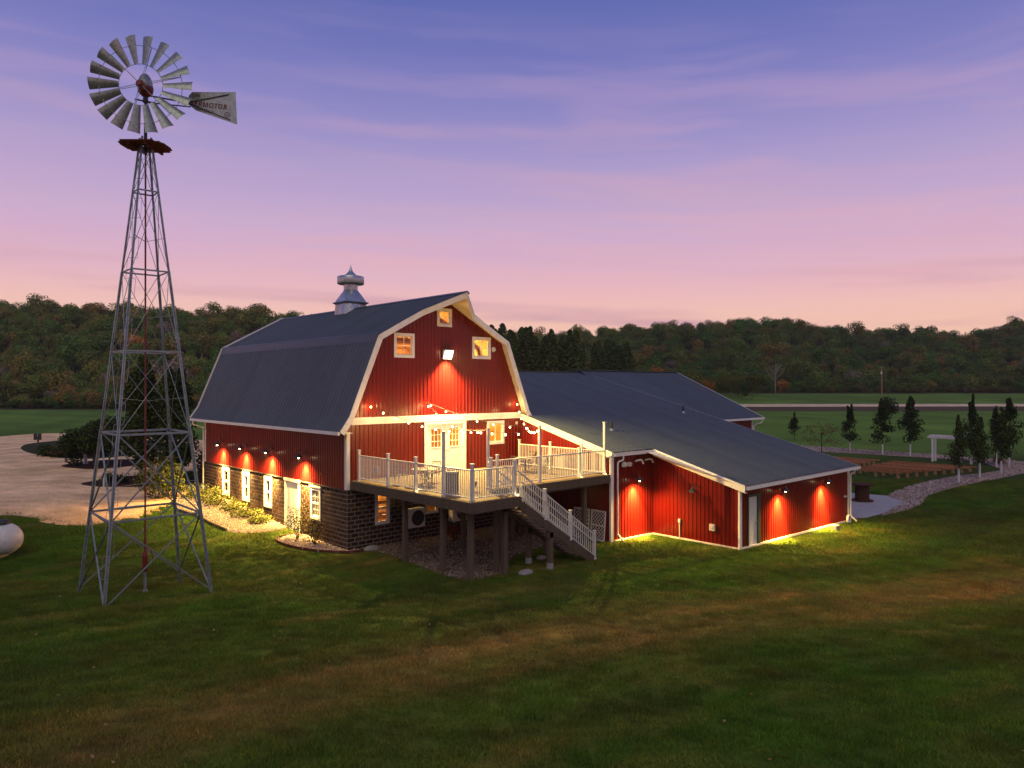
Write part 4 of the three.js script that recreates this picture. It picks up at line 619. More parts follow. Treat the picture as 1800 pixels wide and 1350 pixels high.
// ---------------------------------------------------------------- windmill
const mill = thing('windmill', 'tall galvanised farm windmill on a four legged lattice tower, tail folded beside the wheel', 'windmill', [-8.93, 0, 1.12]);
{
  const top = 16.27, r0 = 2.47, r1 = .25, tw = .05, rad = h => lerp(r0, r1, h / top);
  const dirs = [0, 1, 2, 3].map(k => { const a = tw + k * Math.PI / 2; return [Math.sin(a) * -FWD[0] + Math.cos(a) * RGT[0], Math.sin(a) * -FWD[1] + Math.cos(a) * RGT[1]]; }); // R, F, L, B
  const at = (k, h) => { const d = dirs[(k + 4) % 4], r = rad(h); return [d[0] * r, h, d[1] * r]; };
  const tilt = (a, b, w, t) => [bar(a, b, w, t), bar(a, b, t, w)];  // angle iron: two leaves
  for (let k = 0; k < 4; k++) { const f = at(k, 0), gy = ground(f[0] - 8.93, f[2] + 1.12) - .1, e = at(k, gy); part('tower_leg', [...tilt(e, at(k, 5.9), .125, .018), ...tilt(at(k, 5.9), at(k, 11.7), .105, .016), ...tilt(at(k, 11.7), at(k, top + .3), .08, .014)], M.galv, mill); }
  const girts = [2.93, 5.84, 8.76, 11.67, 14.58];
  for (const h of girts) for (let k = 0; k < 4; k++) part('girt', tilt(at(k, h), at(k + 1, h), h < 6 ? .08 : .06, .012), M.galv, mill);
  for (const h of [4.1, 7.1, 10.1, 12.9]) for (const [k, s] of [[0, 1], [1, 1]]) part('rod_guide', [bar(at(k, h), [0, h - .12, 0], .03, .012)], M.galv, mill);
  const lev = [.15, ...girts, top - .1];
  for (let i = 0; i < lev.length - 1; i++) for (let k = 0; k < 4; k++) for (const [p, q] of [[k, k + 1], [k + 1, k]]) { const a = at(p, lev[i]), b = at(q, lev[i + 1]); part('brace', i < 2 ? [bar(a, b, .055, .01), bar(a, b, .01, .05)] : [rod(a, b, .011, .011, 5)], M.galv, mill); }
  // climbing steps on the front leg: alternate hoops
  { const d = dirs[1], s = [RGT[0], RGT[1]], hoop = []; for (let i = 0; i < 20; i++) { const h = 1.1 + i * .73, c = at(1, h), sd = i % 2 ? 1 : -1, w = .17 * sd, y1 = h + .73, e = at(1, y1), A = [c[0] + s[0] * w, c[1], c[2] + s[1] * w], B = [e[0] + s[0] * w, e[1], e[2] + s[1] * w]; part('climbing_step', [rod([c[0] - s[0] * w * .8, h, c[2] - s[1] * w * .8], A, .009, .009, 5), rod(A, B, .007, .007, 5), rod(B, e, .009, .009, 5)], M.galv, mill); } }
  part('pump_rod', [rod([0, 1.0, 0], [0, top + 1.6, 0], .032, .032, 8)], M.redPaint, mill);
  { const p = group('hand_pump', mill), g = ground(-8.93, 1.12); part('well_pipe', [rod([0, g - .1, 0], [0, g + 1.0, 0], .05, .05, 10), cyl(.1, .08, .1, 12, 0, g, 0)], M.galv, p); part('pump_head', [lathe([[.06, 0], [.1, .06], [.1, .5], [.12, .55], [.12, .62], [.05, .75], [.05, 1.15]], 14, 0, g + .75, 0)], M.redPaint, p); part('pump_handle', [tube([[0, g + 1.7, 0], [.14, g + 1.6, .14], [.2, g + 1.1, .2], [.22, g + .7, .22]], .02, 14)], M.redPaint, p); part('spout', [tube([[0, g + 1.0, 0], [-.12, g + 1.0, .1], [-.17, g + .92, .14]], .03, 10)], M.redPaint, p); }
  // work platform, weathered boards
  for (let k = -3; k <= 3; k++) { const w = [.79, .79, .74, .58][Math.abs(k)]; const a = [RGT[0] * -w + FWD[0] * k * .2, top - .0, RGT[1] * -w + FWD[1] * k * .2], b = [RGT[0] * w + FWD[0] * k * .2, top - .0, RGT[1] * w + FWD[1] * k * .2]; if (k) part('platform_board', [bar(a, b, .196, .05)], M.rust, mill); else { part('platform_board', [bar(a, [RGT[0] * -.2, top, RGT[1] * -.2], .185, .05)], M.rust, mill); part('platform_board', [bar([RGT[0] * .2, top, RGT[1] * .2], b, .185, .05)], M.rust, mill); } }
  for (const s of [-1, 1]) part('platform_bearer', [bar([RGT[0] * s * .3 - FWD[0] * .66, top - .08, RGT[1] * s * .3 - FWD[1] * .66], [RGT[0] * s * .3 + FWD[0] * .66, top - .08, RGT[1] * s * .3 + FWD[1] * .66], .07, .1)], M.rust, mill);
  const hub = 18.36;
  part('mast_pipe', [rod([0, top - .3, 0], [0, hub - .25, 0], .06, .05, 10)], M.darkIron, mill);
  // head: own axes, +z along the wheel shaft (towards the photographer), +x to the right
  const head = (name) => { const g = group(name, mill); g.position.set(0, hub, 0); g.rotation.y = Math.atan2(-FWD[0], -FWD[1]) + .16; return g; };
  const gb = head('gearbox'); part('case', [lathe([[0, -.3], [.12, -.28], [.24, -.16], [.27, -.02], [.26, .06], [.1, .1], [0, .1]], 18)], M.redPaint, gb); part('helmet', [new THREE.SphereGeometry(.3, 16, 10, 0, 6.283, 0, 1.57).scale(.86, 1.75, 1.1).translate(-.04, .06, -.1)], M.blade, gb); part('shaft', [rod([0, -.05, -.1], [0, -.05, .52], .05, .05, 10)], M.darkIron, gb); part('furl_arm', [bar([-.35, -.42, .05], [.4, -.5, -.05], .04, .05)], M.darkIron, gb); part('turntable', [cyl(.1, .08, .22, 12, 0, -.5, 0)], M.darkIron, gb);
  const wheel = head('wind_wheel'); { const o = .5, R1 = 1.74, Ri = .74;
    part('hub_plate', [new THREE.CylinderGeometry(.15, .15, .18, 18).rotateX(Math.PI / 2).translate(0, -.05, o), new THREE.CylinderGeometry(.08, .1, .1, 14).rotateX(Math.PI / 2).translate(0, -.05, o + .13)], M.redPaint, wheel);
    for (const [r, t] of [[Ri, .012], [1.4, .012]]) part('rim_ring', [new THREE.TorusGeometry(r, t, 6, 54).translate(0, -.05, o)], M.galv, wheel);
    for (let k = 0; k < 6; k++) { const a = k * Math.PI / 3 + .26, c = Math.cos(a), s = Math.sin(a); part('spoke', [rod([c * .1, -.05 + s * .1, o + .1], [c * 1.4, -.05 + s * 1.4, o + .01], .011, .011, 5), rod([c * .1, -.05 + s * .1, o - .08], [c * 1.4, -.05 + s * 1.4, o - .01], .011, .011, 5)], M.galv, wheel); }
    // one curved, tapering sail, set at an angle to the wheel
    const sail = () => { const pos = [], idx = [], nu = 6, nv = 4; for (let side = 0; side < 2; side++) for (let i = 0; i <= nu; i++) for (let j = 0; j <= nv; j++) { const t = i / nu, r = lerp(Ri, R1, t), w = lerp(.21, .43, t), s = j / nv - .5, tw2 = -lerp(.6, .42, t), camber = .055 * (1 - 4 * s * s) * lerp(.6, 1, t) - (side ? .004 : 0); const y = s * w, z = camber; pos.push(r, y * Math.cos(tw2) - z * Math.sin(tw2), y * Math.sin(tw2) + z * Math.cos(tw2)); } const n = (nu + 1) * (nv + 1); for (let i = 0; i < nu; i++) for (let j = 0; j < nv; j++) { const a = i * (nv + 1) + j, b = a + nv + 1; idx.push(a, b, a + 1, a + 1, b, b + 1, n + a, n + a + 1, n + b, n + a + 1, n + b + 1, n + b); } const g = new THREE.BufferGeometry(); g.setAttribute('position', new THREE.Float32BufferAttribute(pos, 3)); g.setIndex(idx); g.computeVertexNormals(); const f = flat(g); boxUV(f); return f; };
    const sg = sail(), ribG = join([bar([1.4, -.15, .1], [1.4, .15, -.03], .03, .012)]);
    for (let k = 0; k < 18; k++) { const a = (k + .1) / 18 * Math.PI * 2, m = sh(new THREE.Mesh(sg, M.blade)); m.name = 'sail'; m.position.set(0, -.05, o); m.rotation.z = a; m.rotation.y = 0; wheel.add(m); const r = sh(new THREE.Mesh(ribG, M.galv)); r.name = 'sail_rib'; r.position.set(0, -.05, o); r.rotation.z = a; wheel.add(r); } }
  const tail = head('tail'); tail.rotation.y -= .12; {
    const z = -.28, poly = [[1.44, -.12], [1.56, .02], [3.14, .04], [3.2, -1.16], [1.7, -.66], [1.4, -.42]];
    const shp = new THREE.Shape(poly.map(p => new THREE.Vector2(...p))), vane = new THREE.ExtrudeGeometry(shp, { depth: .012, bevelEnabled: false }).translate(0, 0, z);
    part('vane', [vane], M.blade, tail);
    part('tail_bone', [bar([.05, -.22, -.05], [1.55, -.4, z - .02], .03, .05), bar([.05, -.5, 0], [1.5, -.52, z - .02], .025, .04), bar([1.4, -.38, z + .035], [2.9, -.06, z + .035], .012, .035), bar([1.4, -.4, z + .035], [2.95, -1.0, z + .035], .012, .035)], M.darkIron, tail);
    // painted lettering on the vane
    const cv = document.createElement('canvas'); cv.width = 1024; cv.height = 640; const c = cv.getContext('2d'); c.clearRect(0, 0, 1024, 640); c.fillStyle = '#5e1f1c'; c.textAlign = 'left';
    c.font = 'bold 96px sans-serif'; c.fillText('THE', 90, 130); c.save(); c.translate(40, 270); c.rotate(.10); c.font = 'bold 150px sans-serif'; c.fillText('AERMOTOR', 0, 40, 940); c.restore(); c.save(); c.translate(180, 400); c.rotate(.22); c.font = 'bold 84px sans-serif'; c.fillText('CHICAGO', 0, 0, 430); c.restore(); c.lineWidth = 14; c.strokeStyle = '#5e1f1c'; c.beginPath(); c.arc(850, 500, 52, 0, 6.3); c.stroke(); c.font = 'bold 70px sans-serif'; c.fillText('a', 828, 522);
    const t = new THREE.CanvasTexture(cv); t.colorSpace = THREE.SRGBColorSpace; const g = new THREE.PlaneGeometry(1.72, 1.1).translate(2.27, -.5, z + .018);
    const m = sh(new THREE.Mesh(g, new THREE.MeshStandardMaterial({ map: t, transparent: true, alphaTest: .5, roughness: .8, side: THREE.DoubleSide }))); m.name = 'vane_lettering'; tail.add(m);
  }
}
// ---------------------------------------------------------------- gas tank at the edge of the lawn
{ const x = -12.85, z = -8.85, y = ground(x, z), t = thing('gas_tank', 'white horizontal gas tank with black valve dome at the far left', 'tank', [x, y, z], -YAW); const r = .64, L = 1.5;
  part('shell', [lathe([[0, -L - .48], [.2, -L - .46], [.42, -L - .33], [.58, -L - .14], [r, -L], [r, L], [.58, L + .14], [.42, L + .33], [.2, L + .46], [0, L + .48]], 32).rotateZ(Math.PI / 2).translate(0, r + .16, 0)], M.railWhite, t);
  for (const s of [-1.5, 0, 1.5]) part('weld_seam', [new THREE.TorusGeometry(r + .002, .008, 5, 36).rotateY(Math.PI / 2).translate(s, r + .16, 0)], M.railWhite, t); part('data_plate', [bx(.2, .12, .01, 1.0, r + .3, r * .98)], M.galv, t); part('lifting_lug', [bx(.16, .1, .03, .5, 2 * r + .2, 0)], M.galv, t); part('fill_valve', [cyl(.035, .035, .16, 8, .85, 2 * r + .14, 0)], M.galv, t);
  part('valve_dome', [lathe([[0, .22], [.17, .2], [.22, .12], [.22, 0]], 16).translate(1.25, 2 * r + .14, 0)], M.black, t);
  for (const s of [-1.1, 1.1]) part('foot', [bb(s - .08, s + .08, 0, .3, -.4, .4)], M.concrete, t); }

// ---------------------------------------------------------------- foliage
// leaves: n small bent blades at places given by where(R) -> [x, y, z]
function leaves(n, size, where, seed, cols) {
  const R = rng(seed), p = [], col = [];
  for (let i = 0; i < n; i++) {
    const c = where(R), s = size * (.6 + R() * .8), a = new THREE.Euler(R() * 6.283, R() * 6.283, R() * 6.283), q = c.length > 3 ? new THREE.Quaternion().setFromUnitVectors(V(0, 1, 0), V(c[3] + (R() - .5) * 1.5, c[4] + (R() - .5) * 1.5, c[5] + (R() - .5) * 1.5).normalize()).multiply(new THREE.Quaternion().setFromAxisAngle(V(0, 1, 0), R() * 6.283)) : new THREE.Quaternion().setFromEuler(a);
    const v = [[-.5, 0, 0], [0, .12, -.34], [.5, 0, 0], [0, .12, .34]].map(k => V(k[0] * s, k[1] * s, k[2] * s).applyQuaternion(q).add(V(c[0], c[1], c[2])));
    for (const k of [0, 1, 2, 0, 2, 3]) p.push(v[k].x, v[k].y, v[k].z);
    const h = cols[Math.floor(R() * cols.length)], b = .7 + .6 * R(); for (let k = 0; k < 6; k++) col.push(h[0] * b, h[1] * b, h[2] * b);
  }
  const g = new THREE.BufferGeometry(); g.setAttribute('position', new THREE.Float32BufferAttribute(p, 3)); g.setAttribute('color', new THREE.Float32BufferAttribute(col, 3)); g.computeVertexNormals(); return g;
}
M.leaf = std(0xffffff, .8, { vertexColors: true });
function foliage(name, g, parent) { const m = sh(new THREE.Mesh(g, M.leaf)); m.name = name; parent.add(m); return m; }
const GREEN = [[.045, .075, .02], [.06, .09, .022], [.035, .06, .02], [.075, .095, .025]], DARK = [[.022, .038, .014], [.03, .048, .018], [.018, .03, .013]], RUSSET = [[.13, .06, .025], [.09, .055, .022], [.07, .065, .025], [.16, .085, .03]];
// clumps gathered on lobes so that the outline is uneven
function lobes(R, k, shape) { return Array.from({ length: k }, () => shape(R)); }
const inLobe = (L, R) => { const l = L[Math.floor(R() * L.length)]; let x, y, z, d; do { x = R() * 2 - 1; y = R() * 2 - 1; z = R() * 2 - 1; d = x * x + y * y + z * z; } while (d > 1); const m = Math.sqrt(d) || 1, o = .35 + .65 * m; return [l[0] + x / m * o * l[3], l[1] + y / m * o * l[4], l[2] + z / m * o * l[3], x / m, y / m + .25, z / m]; };
function trunk(h, r, seed, limbs = 5, reach = .25) { const R = rng(seed), g = [tube([[0, -.15, 0], [.03 * h * (R() - .5), h * .35, .03 * h * (R() - .5)], [.05 * h * (R() - .5), h * .7, .04 * h * (R() - .5)], [0, h, 0]], r, 10, 7)]; for (let k = 0; k < limbs; k++) { const y = h * (.35 + .55 * k / limbs), a = R() * 6.3, l = h * reach * (1.1 - k / limbs * .6); g.push(tube([[0, y, 0], [Math.cos(a) * l * .5, y + l * .5, Math.sin(a) * l * .5], [Math.cos(a) * l, y + l * 1.25, Math.sin(a) * l]], r * .32, 6, 5)); } return g; }
// --- slim young trees with white trunk guards
const colShape = (h, w, y0) => R => { const t = R() ** .9, y = y0 + (h - y0) * t, r = w / 2 * Math.min(1, 2.6 * t + .45) * (1 - t) ** .62 * (.5 + .75 * R()), a = R() * 6.283, q = r * .55; return [Math.cos(a) * q, y, Math.sin(a) * q, Math.max(.10, r * .62), .34 + .1 * R()]; };
const crowns = Array.from({ length: 10 }, (_, s) => s).map(s => { const R = rng(500 + s), L = lobes(R, 40, colShape(5.3 + .5 * R(), 2.9, 1.25 + .3 * R())); for (let j = 0; j < 1 + Math.floor(R() * 3); j++) { const ox = (R() - .5) * .5, oz = (R() - .5) * .5, t0 = 4.3 + .5 * R(), n = 4 + Math.floor(R() * 6); for (let k = 0; k < n; k++) L.push([ox + (R() - .5) * .14, t0 + k * .19, oz + (R() - .5) * .14, .15 - k * .008, .18]); } return leaves(2900, .2, r => inLobe(L, r), 510 + s, s > 3 && s < 7 ? [...DARK, ...GREEN, [.05, .06, .018]] : [...DARK, ...DARK, [.04, .06, .02]]); });
[[73, -7.07, 5.6, 1.0, 'slim dark young tree behind the red leaved shrub, leftmost of the row with a guard'], [71.4, -2.73, 6.3, 1.15, 'slim dark young tree with white guard, second in the row behind the benches'], [72.3, -.06, 7.1, 1.15, 'tallest slim young tree with white guard left of the arbor'], [67.9, 7.2, 6.7, .95, 'slim dark young tree with white guard just right of the arbor'], [50.5, 10.84, 5.6, .72, 'slim leafy young tree on the stone path, nearest the patio'], [55.15, 11.16, 5.7, .76, 'slim leafy young tree on the stone path, second from the patio'], [60.75, 11.44, 5.9, .98, 'slim leafy young tree on the stone path, third from the patio'], [68.3, 10.36, 7, 1.0, 'slim dark young tree at the far bend of the stone path'], [66.9, 9.6, 6.1, .85, 'slim dark young tree tucked inside the bend of the stone path'], [84.6, -19.7, 4.2, .8, 'small slim tree alone on the grass beyond the annex roof']].forEach(([x, z, h, w, label], i) => {
  const t = thing('young_tree', label, 'tree', [x, ground(x, z), z], i * 1.7, 'young trees round the ceremony lawn');
  const c = foliage('crown', crowns[i], t); c.scale.set(w, h / 6, w);
  part('trunk', trunk(h * .8, .05, 520 + i, 4, .12), M.bark, t); if (i < 9) part('trunk_guard', [lathe([[.085, .02], [.085, 1.15 + .12 * (i % 3)], [.075, 1.17 + .12 * (i % 3)]], 12)], M.railWhite, t);
});
function bush(name, x, z, w, h, n, size, cols, label, grp, seed, lift = 0, cat = 'shrub') {
  const R = rng(seed), L = lobes(R, 14, r => { const a = r() * 6.283, q = Math.sqrt(r()) * w * .33, k = .22 + .2 * r(); return [Math.cos(a) * q, h * (.3 + .42 * r()), Math.sin(a) * q, w * k, h * (k + .06)]; });
  const t = thing(name, label, cat, [x, ground(x, z) + lift, z], 0, grp); foliage('foliage', leaves(n, size, r => { const p = inLobe(L, r); p[1] = Math.max(.03, p[1]); return p; }, seed + 1, cols), t);
  const s = []; for (let k = 0; k < 6; k++) { const a = R() * 6.3, l = w * .3 * R(); s.push(rod([Math.cos(a) * .04, 0, Math.sin(a) * .04], [Math.cos(a) * l, h * .7, Math.sin(a) * l], .018, .008, 5)); } part('stem', s, M.bark, t); return t;
}
const YEL = [[.12, .13, .03], [.1, .12, .03], [.15, .15, .04], [.09, .1, .03]];
// along the barn
[[-1.35, -16.0, 1.5, 1.0, 'leafy lamp lit perennials at the far end of the barn bed'], [-1.3, -14.4, 1.7, 1.0, 'leafy lamp lit perennials below the farthest slit window'], [-1.1, -12.6, 1.6, .8, 'leafy lamp lit perennials between the two far slit windows'], [-.95, -10.9, 1.3, .62, 'low lamp lit perennials below the middle slit window'], [-.8, -9.2, 1.2, .55, 'low lamp lit perennials left of the third slit window'], [-.75, -7.7, 1.0, .45, 'smallest lamp lit perennials beside the concrete step']].forEach(([x, z, w, h, l], i) => bush('perennial_clump', x, z, w * 1.3, h * .8, 620, .12, YEL, l, 'plants along the barn wall', 600 + i * 3, .04, 'plant'));
bush('rose_bush', -.75, -3.4, 1.5, 1.75, 900, .075, [[.09, .1, .03], [.06, .07, .025], [.12, .09, .03]], 'sparse leggy shrub in front of the white side door', null, 640, .04);
bush('rose_bush', -.55, -2.0, 1.5, 1.35, 900, .075, [[.06, .07, .025], [.05, .055, .02], [.09, .05, .02]], 'sparse dark shrub below the corner window of the barn', null, 646, .04);
bush('flowering_shrub', 5.0, 1.6, 1.3, .9, 600, .09, [...DARK, [.2, .02, .03], [.25, .03, .05]], 'shrub with red flowers under the deck beside the heat pumps', 'red flowered shrubs under the deck', 652, .03);
bush('flowering_shrub', 8.4, 2.2, 1.5, .95, 600, .09, [...DARK, [.2, .02, .03], [.22, .02, .03]], 'shrub with red flowers under the deck behind the stair', 'red flowered shrubs under the deck', 658, .03);
// yard islands, left
bush('garden_shrub', -2.9, -16.5, 2.6, 2.3, 2600, .15, [...GREEN, ...YEL], 'loose yellow green shrub at the corner of the driveway near the barn', null, 700, 0);
[[-3.6, -25.6, 1.1, .8], [-2.9, -25, 1, .7], [-1.9, -23.7, 1, .8], [1.2, -23.4, 1.2, .8]].forEach(([x, z, w, h], i) => bush('garden_shrub', x, z, w, h, 500, .12, DARK, ['low dark shrub at the left tip of the mulched island', 'low dark shrub second from the tip of the mulched island', 'low dark shrub in front of the columnar trees', 'low dark shrub of the mulched island beside the barn corner'][i], 'shrubs on the near mulched island', 710 + i * 3, .05));
bush('garden_shrub', -2.8, -39.7, 1.3, 1.3, 600, .14, DARK, 'round dark shrub beside the big round tree', null, 730, .05);
[[-2.7, -51.4, 2, 1.2], [-1.9, -49.2, 1.8, 1], [-.6, -50.5, 2.4, 1.4], [.2, -47.5, 2, 1.2], [.4, -54, 3, 1.8]].forEach(([x, z, w, h], i) => bush('garden_shrub', x, z, w, h, 700, .18, i % 2 ? [...RUSSET, ...DARK] : [...GREEN, ...DARK], ['green shrub at the left end of the far island', 'russet shrub second from the left on the far island', 'green shrub in the middle of the far island', 'russet shrub on the far island next to the round tree', 'tall green shrub at the back of the far island'][i], 'shrubs on the far island', 740 + i * 3, .05));
{ const R = rng(760), L = lobes(R, 30, r => { const a = r() * 6.283, q = Math.sqrt(r()) * 2.5; return [Math.cos(a) * q, 1.5 + 3.3 * r() * (1 - q / 4.2), Math.sin(a) * q, .85 * (.7 + .5 * r()), .8]; }); const t = thing('round_tree', 'broad round tree on the middle island of the driveway', 'tree', [-1.5, ground(-1.5, -38.6), -38.6]); foliage('crown', leaves(9000, .21, r => inLobe(L, r), 761, [...GREEN, ...DARK]), t); part('trunk', trunk(3.2, .13, 762, 6, .35), M.bark, t); }
[[-1.2, -26.6, 8.4, 'tall columnar tree behind the windmill, left of the pair'], [.3, -24.4, 8.2, 'tall columnar tree behind the windmill, nearer the barn']].forEach(([x, z, h, l], i) => { const R = rng(770 + i), L = lobes(R, 60, r => { const t = r(), y = 1.2 + (h - 1.2) * t, w = 1.75 * Math.min(1, 2.2 * t + .5) * (1 - t) ** .4, a = r() * 6.283; return [Math.cos(a) * w * .6, y, Math.sin(a) * w * .6, .5 * Math.max(.3, w), .6]; }); const t = thing('columnar_tree', l, 'tree', [x, ground(x, z), z], 0, 'columnar trees behind the windmill'); foliage('crown', leaves(9500, .2, r => inLobe(L, r), 780 + i, [...DARK, ...GREEN]), t); part('trunk', trunk(h * .8, .14, 790 + i, 6, .14), M.bark, t); });
bush('small_conifer', 2.2, -24.2, 1.1, 2.6, 700, .16, [[.03, .045, .035], [.04, .055, .04]], 'blue green conifer peeping past the far barn corner', null, 800, .05);
bush('small_conifer', 44.4, -3.4, 2.2, 2.6, 900, .2, DARK, 'dark shrub against the corner of the rear hall', null, 806);
bush('roadside_bush', 148, -29.6, 3.4, 3.4, 900, .4, DARK, 'round dark bush on the verge below the utility pole', null, 812);
{ const R = rng(820), t = thing('red_leaved_tree', 'thin spreading tree with sparse russet leaves beyond the annex roof', 'tree', [66.4, ground(66.4, -7.6), -7.6]), L = lobes(R, 26, r => { const a = r() * 6.283, q = Math.sqrt(r()) * 2.4; return [Math.cos(a) * q, 1 + 2.6 * r(), Math.sin(a) * q, .55, .3]; }); foliage('crown', leaves(800, .13, r => inLobe(L, r), 821, RUSSET), t); part('trunk', trunk(2.6, .05, 822, 9, .7), M.bark, t); }
bush('garden_shrub', 69.4, 9.2, 1.3, .8, 400, .13, RUSSET, 'small russet shrub at the bend of the stone path', null, 826);
// --- woods on the hills, one mass of tree crowns
{
  const broad = s => { const R = rng(900 + s), H = 11, L = lobes(R, 11, r => { const a = r() * 6.283, q = Math.sqrt(r()) * 2.6, y = 4.4 + r() * 4.6; return [Math.cos(a) * q * (1.25 - y / 14), y, Math.sin(a) * q * (1.25 - y / 14), 1.5 + .8 * r(), 1.2 + .6 * r()]; }); const g = leaves(1300, .5, r => inLobe(L, r), 910 + s, [[.9, 1, .9], [1.15, 1.12, 1], [.75, .8, .75]]); const tr = flat(join([rod([0, -1, 0], [.2, 6, 0], .22, .1, 5)])); const n = tr.attributes.position.count; tr.deleteAttribute('uv'); tr.setAttribute('color', new THREE.Float32BufferAttribute(new Float32Array(n * 3).fill(1.6), 3)); return mergeGeometries([g, tr]); };
  const pine = s => { const R = rng(930 + s), g = leaves(1500, .75, r => { const t = r() ** 1.15, y = 3 + 17.5 * t, w = 3.1 * (1 - t) ** .75 + .25, k = Math.floor(y / 1.5), a = (Math.floor(r() * 7) + k * .37) / 7 * 6.283 + (r() - .5) * .42, q = Math.sqrt(r()) * w * (.75 + .5 * hash(k, Math.round(a * 3), s)); return [Math.cos(a) * q, y + q * .22, Math.sin(a) * q, Math.cos(a) * .6, .8, Math.sin(a) * .6]; }, 940 + s, [[.9, 1, .9], [1.1, 1.1, 1], [.7, .8, .75]]); const tr = flat(join([rod([0, -1, 0], [0, 20, 0], .3, .06, 5)])); tr.deleteAttribute('uv'); tr.setAttribute('color', new THREE.Float32BufferAttribute(new Float32Array(tr.attributes.position.count * 3).fill(1.2), 3)); return mergeGeometries([g, tr]); };
  const R = rng(77), lists = [[], [], [], [], []];
  const tone = () => { const k = R(); return k < .5 ? [.045 + .03 * R(), .080 + .036 * R(), .020] : k < .84 ? [.078 + .035 * R(), .096 + .03 * R(), .025] : k < .96 ? [.11 + .05 * R(), .095 + .026 * R(), .03] : k < .968 ? [.2 + .08 * R(), .095 + .03 * R(), .025] : [.13, .105, .075]; };
  for (let b = -1.02; b < 1.04; b += .0165) { const f = hillFoot(b); let d = f - 2; while (d < f + 205) { const bb_ = b + (R() - .5) * .016, dd = d + (R() - .5) * 5, [x, z] = XD(bb_ * dd, dd), edge = ss(f + 26, f, dd); const s = (.5 + .95 * R() * R() + .2 * R()) * lerp(1, .72, edge * R()); const tn = tone(), dk = lerp(1, .74, ss(-.1, .2, b)); lists[Math.floor(R() * 3)].push([x, ground(x, z) - 1.2 * s - edge * 2.2 - 1.9 * ss(f + 105, f + 140, d), z, s * 1.1, s * (.85 + .35 * R()), [tn[0] * dk * 2.0 * lerp(1, .86, ss(-.1, .2, b)), tn[1] * dk * 1.85, tn[2] * dk * 2.0]]); d += (d > f + 135 ? 4.2 : 6.2) + 3 * R(); } }
  // pines standing nearer, behind the annex
  for (let i = 0; i < 95; i++) { const b = -.05 + .215 * R(), d = 158 + 44 * R() + (b > .1 ? 12 : 0), [x, z] = XD(b * d, d), s = (.78 + .24 * R()) * lerp(1.02, .84, ss(.0, .16, b)); lists[3 + (i % 2)].push([x, ground(x, z) - .5, z, s, s, [.046 + .02 * R(), .072 + .024 * R(), .026]]); }
  for (let i = 0; i < 60; i++) { const b = .12 + .22 * R(), d = 205 + 40 * R(), [x, z] = XD(b * d, d), s = .6 + .3 * R(); lists[i % 3].push([x, ground(x, z) - .8, z, s, s, tone()]); }
  // scrub along the field edge
  for (let i = 0; i < 420; i++) { const b = -1 + 2 * R(), d = hillFoot(b) - 3 - 5 * R(), [x, z] = XD(b * d, d), s = .16 + .22 * R(); lists[i % 3].push([x, ground(x, z) - 2.6 * s, z, s * 1.5, s, R() < .35 ? [.10, .085, .035] : tone()]); }
  const geos = [broad(0), broad(1), broad(2), pine(0), pine(1)], labels = ['mixed broadleaf woods covering the hills behind the fields', 'broadleaf woods with rounded crowns on the hills', 'broadleaf woods with open crowns on the hills', 'dark pine stand behind the annex roof', 'dark pines of the stand behind the annex, second kind'];
  lists.forEach((l, k) => { const im = new THREE.InstancedMesh(geos[k], M.leaf, l.length), m = new THREE.Matrix4(), q = new THREE.Quaternion(), c = new THREE.Color(); l.forEach(([x, y, z, w, h, t], i) => { q.setFromAxisAngle(V(0, 1, 0), R() * 6.283); m.compose(V(x, y, z), q, V(w, h, w)); im.setMatrixAt(i, m); c.setRGB(...t); im.setColorAt(i, c); }); im.name = numbered(k < 3 ? 'wooded_hillside' : 'pine_stand'); tag(im, labels[k], k < 3 ? 'woods' : 'pines', null, 'stuff'); sh(im); scene.add(im); });
}
{ const t = thing('bare_tree', 'pale bare forked tree at the edge of the far field', 'tree', [228, ground(228, -96), -96]); part('trunk', trunk(10, .16, 850, 9, .36), M.paleBark, t); const R = rng(851), g = []; for (let k = 0; k < 14; k++) { const a = R() * 6.3, y = 5 + 5 * R(), l = 2 + 2 * R(); g.push(tube([[0, y, 0], [Math.cos(a) * l * .5, y + l * .7, Math.sin(a) * l * .5], [Math.cos(a) * l, y + l * 1.3, Math.sin(a) * l]], .035, 6, 4)); } part('branch', g, M.paleBark, t); }

// ---------------------------------------------------------------- ceremony lawn, patio and yard furniture
{ // plank benches on log stumps in two blocks facing the arbor
  const R = rng(87), ord = ['first', 'second', 'third', 'fourth', 'fifth', 'sixth', 'seventh', 'eighth', 'ninth'];
  for (let i = 0; i < 9; i++) for (const s of [0, 1]) {
    const x = 50.5 + 1.27 * i, z0 = s ? 2.1 : -5 - .1 * i, z1 = s ? 6.5 + .38 * i : .9, y = ground(x, (z0 + z1) / 2), L = z1 - z0;
    const b = thing('plank_bench', `low plank bench, ${ord[i]} row from the annex in the block ${s ? 'beside the stone path' : 'behind the annex eave'}`, 'bench', [x, y, z0], 0, 'benches of the ceremony lawn');
    const n = L > 6 ? 2 : 1; for (let k = 0; k < n; k++) part('plank', [bb(-.16, .16, .42, .5, L * k / n + .01, L * (k + 1) / n - .01)], M.bench[Math.floor(R() * 3)], b);
    for (const t of [.08, .5, .92]) part('stump', [cyl(.17, .16, .43, 10, 0, -.01, L * t)], M.stump, b);
  }
}
